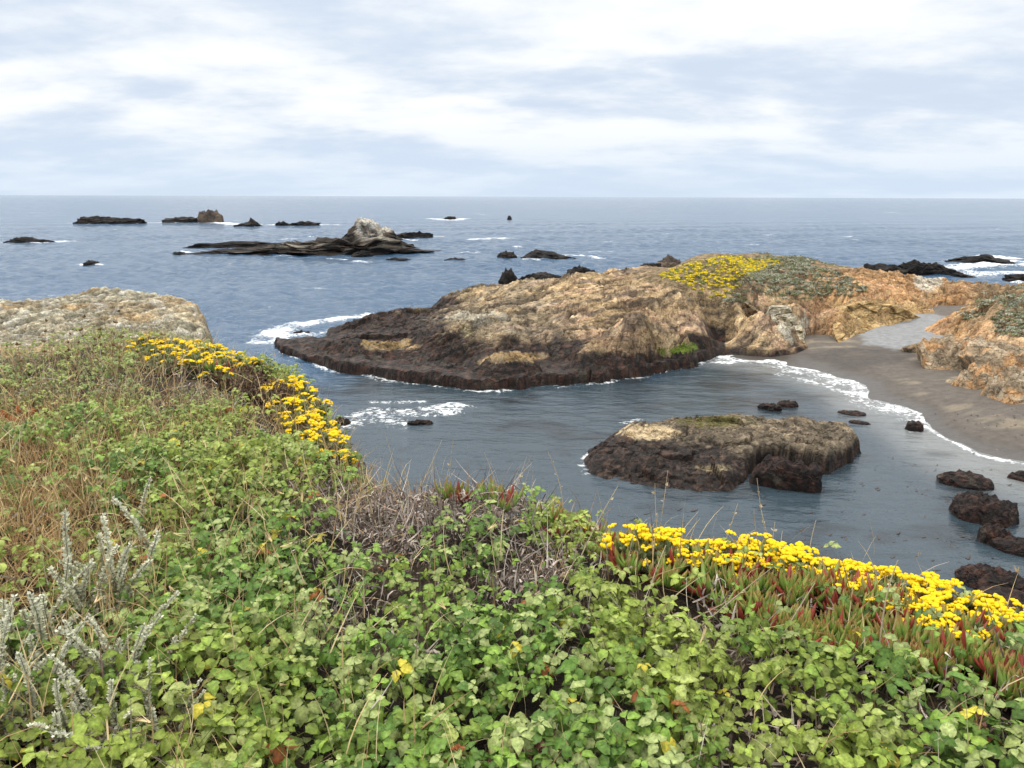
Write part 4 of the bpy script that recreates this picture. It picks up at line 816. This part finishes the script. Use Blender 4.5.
# shrubs --------------------------------------------------------------
def shrub_mesh(name,seed,hh,rad,nst,leafc,twc,lf,ls,mat):
    r=np.random.default_rng(seed); P_=[]
    for i in range(nst):
        a=r.random()*6.28; q=math.sqrt(r.random()); tip=np.array([q*rad*math.cos(a),q*rad*math.sin(a),hh*(1-.45*q*q)*(.7+.4*r.random())]); b0=tip*np.array([.15,.15,0]); mid=(b0+tip)/2+r.normal(size=3)*.02
        P_.append(cpart(*tube([b0,mid,tip],[.003,.0022,.0012],3),twc,r))
        for k in range(lf):
            t_=.2+.8*r.random(); c=b0+(tip-b0)*t_+r.normal(size=3)*.012; P_.append(cpart(*quads_rand(r,c,4,ls,.2),leafc[r.integers(len(leafc))],r,.5))
    V,Fc,C=merge(P_); return mk_mesh(name,V,Fc,mat,False,C)
SM=[shrub_mesh('grey_shrub',60+i,.24,.20,46,[(.34,.35,.23),(.42,.39,.27),(.40,.29,.19),(.25,.29,.13)],(.24,.17,.12),12,.015,M_SAGE) for i in range(3)]
BM_=[shrub_mesh('dead_shrub',70+i,.26,.18,80,[(.14,.09,.065),(.20,.135,.10),(.25,.19,.13)],(.11,.07,.055),6,.014,M_TWIG) for i in range(2)]
r=random.Random(4)
for k in range(34):
    a=r.uniform(-150,235); b_=r.uniform(384,432)+ (6 if a>150 else 0)
    if a>140 and b_<405: b_=r.uniform(406,436)
    p=W(a,b_,EZ); o=link('scrub_bush',SM[k%3],None,(p[0],p[1],gzs(p[0],p[1])),'low grey-green scrub bush in the band below the tan stone bluff','bush','grey scrub bushes below the stone bluff'); o.rotation_euler=(0,0,r.random()*6.28); q=r.uniform(.7,1.25); o.scale=(q,q,q*r.uniform(.8,1.1))
for k,(a,b_,q,lb) in enumerate([(255,410,1.1,'dark brown dead bush left of the pair in the yellow flower drift'),(276,415,1.1,'dark brown dead bush right of the pair in the yellow flower drift'),(322,432,.75,'small dark dead bush at the cliff edge above the cove channel'),(388,500,.5,'bare black twiggy sprig at the cliff edge beside the red ice plant')]):
    p=W(a,b_,EZ); o=link('dead_bush',BM_[k%2],None,(p[0],p[1],gzs(p[0],p[1])),lb,'bush'); o.scale=(q,q,q); o.rotation_euler=(0,0,k*1.3)
# sagebrush with white woolly shoots ----------------------------------
def shoot_mesh(seed,ln,white):
    r=np.random.default_rng(seed); P_=[]; bx=r.normal()*.25; by=r.normal()*.2; n=9
    pts=np.array([[bx*ln*t_*t_,by*ln*t_*t_,ln*t_] for t_ in np.linspace(0,1,n)])
    P_.append(cpart(*tube(pts,np.linspace(.0035,.0015,n),4),(.30,.27,.22),r))
    for k in range(84):
        t_=.12+.88*k/84; c=pts[0]+(pts[-1]-pts[0])*t_; i=t_*(n-1); i0=min(int(i),n-2); c=pts[i0]*(1-i+i0)+pts[i0+1]*(i-i0)
        cc=np.array([.44,.45,.31])*(1-white*t_)+np.array([.74,.74,.60])*white*t_
        P_.append(cpart(*quads_rand(r,c,3,.016*(1-.5*t_)+.004,.15),cc,r,.4))
    V,Fc,C=merge(P_); return mk_mesh('woolly_shoot',V,Fc,M_SAGE,False,C)
SH=[shoot_mesh(80+i,.20+.03*i,.6+.1*(i%4)) for i in range(6)]
SB=[shrub_mesh('sage_foliage',90+i,.17,.16,42,[(.42,.43,.30),(.34,.36,.22),(.50,.46,.33),(.42,.30,.19)],(.34,.27,.20),14,.014,M_SAGE) for i in range(3)]
for k,(a,b_,q,ns_,lb) in enumerate([(105,640,1.15,8,'tallest pale sage bush, its woolly spikes above the rust grass patch'),(30,690,1.1,8,'pale grey sage bush at the left picture edge with curved white spikes'),(75,735,1.0,6,'pale sage bush low in the left corner with short grey spikes'),(130,715,1.0,6,'pale sage bush between the dry grass and the broad green leaves'),(15,780,1.0,5,'pale sage bush cut by the lower left corner of the picture'),(100,800,1.0,5,'pale sage bush cut by the bottom edge below the woolly spikes'),(-60,700,1.1,6,'pale sage bush beyond the left picture edge'),(168,770,.8,4,'short pale sage tuft near the bottom with one bright spike')]):
    if k==6: continue
    p=W(a,b_,EZ); root=link('sage_bush',None,None,(p[0],p[1],gzs(p[0],p[1])),lb,'bush','pale sage bushes'); root.scale=(q,q,q); r2=random.Random(k+50); root.rotation_euler=(0,0,r2.random()*6)
    link('foliage',SB[k%3],root)
    for j in range(ns_*2):
        an=r2.random()*6.28; qq=r2.uniform(.02,.13); s_=link('woolly_shoot',SH[(j+k)%6],root,(qq*math.cos(an),qq*math.sin(an),.03)); s_.rotation_euler=(r2.uniform(-.28,.28),r2.uniform(-.28,.28),r2.random()*6.28); e=r2.uniform(.75,1.15); s_.scale=(e,e,e)
for k,(a,b_,q,lb) in enumerate([(158,590,1.3,'lone tall woolly spike standing in the green leaves left of centre'),(145,560,1.0,'lone woolly spike just above the rust coloured grass'),(172,720,.9,'lone white woolly spike near the bottom among dry stems')]):
    p=W(a,b_,EZ); o=link('woolly_spike',SH[(k*2+3)%6],None,(p[0],p[1],gzs(p[0],p[1])+.03),lb,'plant'); o.scale=(q,q,q)
# ice plant -----------------------------------------------------------
def ice_mesh(seed,red):
    r=np.random.default_rng(seed); P_=[]
    for i in range(13):
        a=r.random()*6.28; ln=.075+.05*r.random(); lean=.25+1.0*r.random(); n=7; ts=np.linspace(0,1,n)
        b0=np.array([math.cos(a),math.sin(a),0])*.018*r.random()+np.array([0,0,.02*r.random()])
        rad=lean*(ts**.8)*(1-.35*ts); pts=np.stack([b0[0]+math.cos(a)*rad*ln,b0[1]+math.sin(a)*rad*ln,b0[2]+ln*ts*math.cos(lean*.5)],1)
        rd=.0085*np.array([.7,1,1.08,1.0,.85,.55,.08])*(.9+.3*r.random()); v,f=tube(pts,rd,3+1)
        isr=r.random()<red; tt=np.repeat(ts,4); g1_=np.array([.19,.30,.06]); g2_=np.array([.20,.27,.05]); rc=np.array([.27,.05,.035])
        if isr: C_=np.tile(rc*(.7+.6*r.random()),(len(v),1))
        else: C_=mixn(np.tile(g1_*(.8+.5*r.random()),(len(v),1)),(.36,.13,.06),ss(.55,1.0,tt)*.75)
        P_.append((v,f,C_))
    for i in range(8):
        v,f=quads_rand(r,np.array([0,0,.0]),1,.05,.0); P_.append(cpart(v,f,(.20,.07,.04),r,.5))
    V,Fc,C=merge(P_); return mk_mesh('ice_plant',V,Fc,M_SUCC,True,C)
IM=[ice_mesh(100+i,[.04,.10,.14,.22,.06,.7][i]) for i in range(6)]
r=random.Random(9); cnt=0; ipoly=np.array(icez_poly,float)
while cnt<230:
    a=r.uniform(585,1065); b_=r.uniform(550,745)
    if float(sdpoly(np.array([a]),np.array([b_]),ipoly)[0])<-2: continue
    p=W(a,b_,EZ); v_=r.choice([0,1,2,3,4,1,2,3,4,0,4,5]); 
    lb='ice plant tuft of green finger leaves with red tips by the right flowers' if v_!=5 else 'ice plant tuft with nearly all leaves turned deep red'
    o=link('ice_plant',IM[v_],None,(p[0],p[1],gzs(p[0],p[1])+.05+.05*r.random()),lb,'succulent','green ice plant tufts right of centre' if v_!=5 else 'red ice plant tufts'); o.rotation_euler=(r.uniform(-.25,.25),r.uniform(-.25,.25),r.random()*6.28); q=r.uniform(.7,1.08); o.scale=(q*1.1,q*1.1,q); cnt+=1
for k,(a,b_,v_,lb) in enumerate([(448,520,0,'ice plant tuft in the dead thatch at the middle cliff edge, left one'),(462,526,5,'red ice plant tuft in the thatch at the middle cliff edge'),(488,524,4,'green ice plant tuft in the thatch at the middle cliff edge, right one'),(505,534,3,'half red ice plant tuft below the middle of the cliff edge'),(545,548,0,'large green ice plant tuft left of the tall leaning stalk'),(560,556,5,'red ice plant tuft right under the tall leaning stalk'),(552,505,1,'ice plant tuft standing up against the water at the cliff edge'),(590,552,2,'ice plant tuft at the left end of the right hand drift'),(345,478,2,'ice plant tuft with red leaves where the cliff edge meets the cove'),(362,484,3,'upright ice plant tuft right on the corner of the cliff edge'),(378,490,1,'rightmost ice plant tuft beside the bare black sprig'),(228,398,5,'red ice plant tuft among leaves below the left yellow flowers'),(215,394,4,'green ice plant tuft below the left yellow flowers'),(265,510,4,'green ice plant tuft alone in the leaves left of centre'),(290,500,0,'bright green ice plant tuft in the middle of the left leaves')]):
    p=W(a,b_,EZ); o=link('ice_plant',IM[v_],None,(p[0],p[1],gzs(p[0],p[1])+.08),lb,'succulent'); o.rotation_euler=(0,0,k*1.7); q=1.2; o.scale=(q,q,q)
# dry stalks ----------------------------------------------------------
ST=[((410,490),(385,432)),((408,492),(442,440)),((450,495),(453,440)),((508,505),(484,452)),((505,505),(532,455)),((563,540),(548,452)),((563,605),(618,486)),((634,615),(637,520)),((643,650),(666,545)),((655,560),(668,470)),((662,570),(655,483)),((712,570),(738,503)),((790,580),(757,478)),((777,580),(775,522)),((672,660),(773,567)),((758,680),(815,583)),((728,625),(747,587)),((697,645),(720,600)),((812,580),(816,520)),((877,690),(898,560)),((838,645),(874,597)),((948,700),(951,652)),((914,730),(918,672)),((964,712),(976,658)),((818,755),(815,685)),((790,800),(762,700)),((850,800),(758,690)),((990,670),(1035,612)),((903,700),(917,664)),((640,790),(652,695)),((530,540),(520,478)),((600,600),(590,520)),((365,520),(360,470)),((690,790),(700,720)),((560,650),(575,600))]
DK=[((48,400),(46,322)),((84,410),(83,318)),((117,405),(118,312)),((122,420),(121,338)),((67,400),(70,335)),((105,400),(100,330)),((160,400),(163,335)),((20,410),(18,345)),((92,395),(95,340)),((140,405),(137,345))]
def stalk(bp,tp,rad,col,seed,label,group,name,mat):
    r=np.random.default_rng(seed); p=W(bp[0],bp[1],EZ); p[2]=gzs(p[0],p[1]); D=np.hypot(p[0],p[1]); q=WD(tp[0],tp[1],D+r.uniform(-.12,.18)); n=8; ts=np.linspace(0,1,n)
    side=r.normal(size=3)*.018; pts=np.array([(q-p)*t_+side*math.sin(t_*PI) for t_ in ts]); rd=rad*(1-.55*ts)
    P_=[cpart(*tube(pts,rd,5),col,r,.25)]
    for k in (2,3,4,5,6):
        if r.random()<.6: P_.append(cpart(*quads_rand(r,pts[k],2,.018,.3),col,r,.3))
    if name=='brown_stem':
        for k in (4,5,6,7): P_.append(cpart(*quads_rand(r,pts[k],6,.028,.2),np.array(col)*1.3,r,.3))
    V,Fc,C=merge(P_); link(name,mk_mesh(name,V,Fc,mat,True,C),None,tuple(p),label,'stalk',group)
for k,(a,b_) in enumerate(ST):
    lb='bare straw coloured stalk sticking up from the clifftop leaves'
    if k==6: lb='longest leaning straw stalk, its tip crossing the water left of the cove rock'
    if k==12: lb='straw stalk bent left above the right yellow flowers, against the water'
    if k==14: lb='long straw stalk slanting across the leaves below the ice plants'
    if k==26: lb='long straw stalk slanting down to the bottom edge right of centre'
    stalk(a,b_,.0028 if k not in (6,14,15,26,19) else .0040,(.46,.39,.27),200+k,lb,'bare straw stalks',"dry_stalk",M_DRY)
for k,(a,b_) in enumerate(DK): stalk(a,b_,.0022,(.17,.105,.06),300+k,'thin dark brown stem rising in front of the tan stone bluff','dark stems before the stone bluff','brown_stem',M_TWIG)
def branch(a,b_,label,seed):
    p=W(a[0],a[1],EZ+.16); q=W(b_[0],b_[1],EZ+.18); r=np.random.default_rng(seed); ts=np.linspace(0,1,9); pts=np.array([(q-p)*t_+r.normal(size=3)*.006 for t_ in ts])
    V,Fc,C=merge([cpart(*tube(pts,np.linspace(.008,.004,9),6),(.30,.26,.22),r,.3),cpart(*tube([pts[4],pts[4]+np.array([.04,.05,.02])],[.004,.002],5),(.30,.26,.22),r)]); link('fallen_branch',mk_mesh('fallen_branch',V,Fc,M_TWIG,True,C),None,tuple(p),label,'branch')
branch((605,672),(668,664),'bare grey branch lying on dead thatch left of the long slanting stalk',1)
branch((440,655),(415,648),'short grey branch among the leaves near the bottom centre',2)
# orange bracts and dried flower clusters -----------------------------
def bract(seed,col,hh=.16,n=16,s_=.03):
    r=np.random.default_rng(seed); P_=[]
    for j in range(3):
        tip=np.array([r.normal()*.03,r.normal()*.03,hh*(.8+.3*r.random())]); P_.append(cpart(*tube([np.zeros(3),tip*.5+r.normal(size=3)*.006,tip],[.003,.0025,.002],4),(.20,.12,.07),r))
        for k in range(n): P_.append(cpart(*quads_rand(r,tip-np.array([0,0,.045*r.random()]),2,s_,.5),col,r,.5))
    V,Fc,C=merge(P_); return mk_mesh('flower_spike',V,Fc,M_SAGE,False,C)
OB=bract(1,(.50,.19,.085)); PB=bract(2,(.40,.22,.17),.13,26,.018)
for k,(a,b_,me,lb,sc_) in enumerate([(14,448,OB,'orange-red flower spikes at the far left edge above the dry grass',1.1),(32,440,OB,'orange-red flower spikes second from the left edge',1.0),(455,800,OB,'orange-red flower spikes at the bottom left of the centre',.8),(500,800,PB,'pinkish dried flower cluster at the bottom edge, left of the pair',1.1),(545,808,PB,'pinkish dried flower cluster at the bottom edge, right of the pair',1.2),(975,760,PB,'pale dried flower cluster near the lower right corner',1.1),(415,815,PB,'brown dried flower cluster low among the leaves left of centre',1.0),(470,478+25,OB,'rusty orange leaf sprig at the cliff edge against the water',.6),(560,535,OB,'rusty orange leaf sprig on the stem before the big cove rock',.7),(243,668,PB,'small yellowish dried flower cluster in the left leaves',.8)]):
    p=W(a,b_,EZ); o=link('flower_spike',me,None,(p[0],p[1],gzs(p[0],p[1])+.04),lb,'flower'); o.scale=(sc_,)*3; o.rotation_euler=(0,0,k)
rk=np.random.default_rng(78); P_=[]
for k in range(420):
    a=rk.uniform(740,1040); b_=rk.uniform(345,460)
    if rk.random()<.5: b_=392+ (a-860)*.25+rk.normal()*5
    p=W(a,b_,.4); bzv=float(beachz(np.array([[p[0]]]),np.array([[p[1]]]))[0,0])
    if bzv<.08: continue
    v,f=strip(3,.8+rk.random()*1.5,.2,0,True); an=rk.random()*6.28; s_=.05+.16*rk.random()**2; v=np.stack([(v[:,2]*math.cos(an)-v[:,0]*math.sin(an))*s_,(v[:,2]*math.sin(an)+v[:,0]*math.cos(an))*s_,v[:,1]*s_*.4+.01],1)
    P_.append(cpart(v+np.array([p[0],p[1],bzv]),f,(.05,.035,.022) if rk.random()<.7 else (.25,.2,.15),rk,.5))
V,Fc,C=merge(P_); link('beach_wrack',mk_mesh('beach_wrack',V,Fc,M_TWIG,True,C),None,(0,0,0),'scraps of dark seaweed and bits strewn on the sand','wrack',None,'stuff')
# floating kelp fragments
rk=np.random.default_rng(77); P_=[]
for k in range(170):
    a=rk.uniform(600,1015); b_=rk.uniform(425,575)
    if rk.random()<.5: a=rk.choice([880,700,960,820,905])+rk.normal()*28; b_=rk.choice([470,520,540,500])+rk.normal()*14
    p=W(a,b_,.02); s_=.06+.13*rk.random(); an=rk.normal()*.5; v,f=strip(3,.8+rk.random(),.16,0,True); v=v*s_*2; v=np.stack([v[:,2]*math.cos(an)-v[:,0]*math.sin(an),v[:,2]*math.sin(an)*1.0+v[:,0]*math.cos(an)+v[:,1],.01*np.sin(v[:,2]*9)+.02],1)
    P_.append(cpart(v+np.array([p[0],p[1],.0]),f,(.035,.022,.014),rk,.5))
V,Fc,C=merge(P_); link('floating_kelp',mk_mesh('floating_kelp',V,Fc,M_SUCC,True,C),None,(0,0,0),'dark scraps of kelp floating on the calm cove water','kelp',None,'stuff')
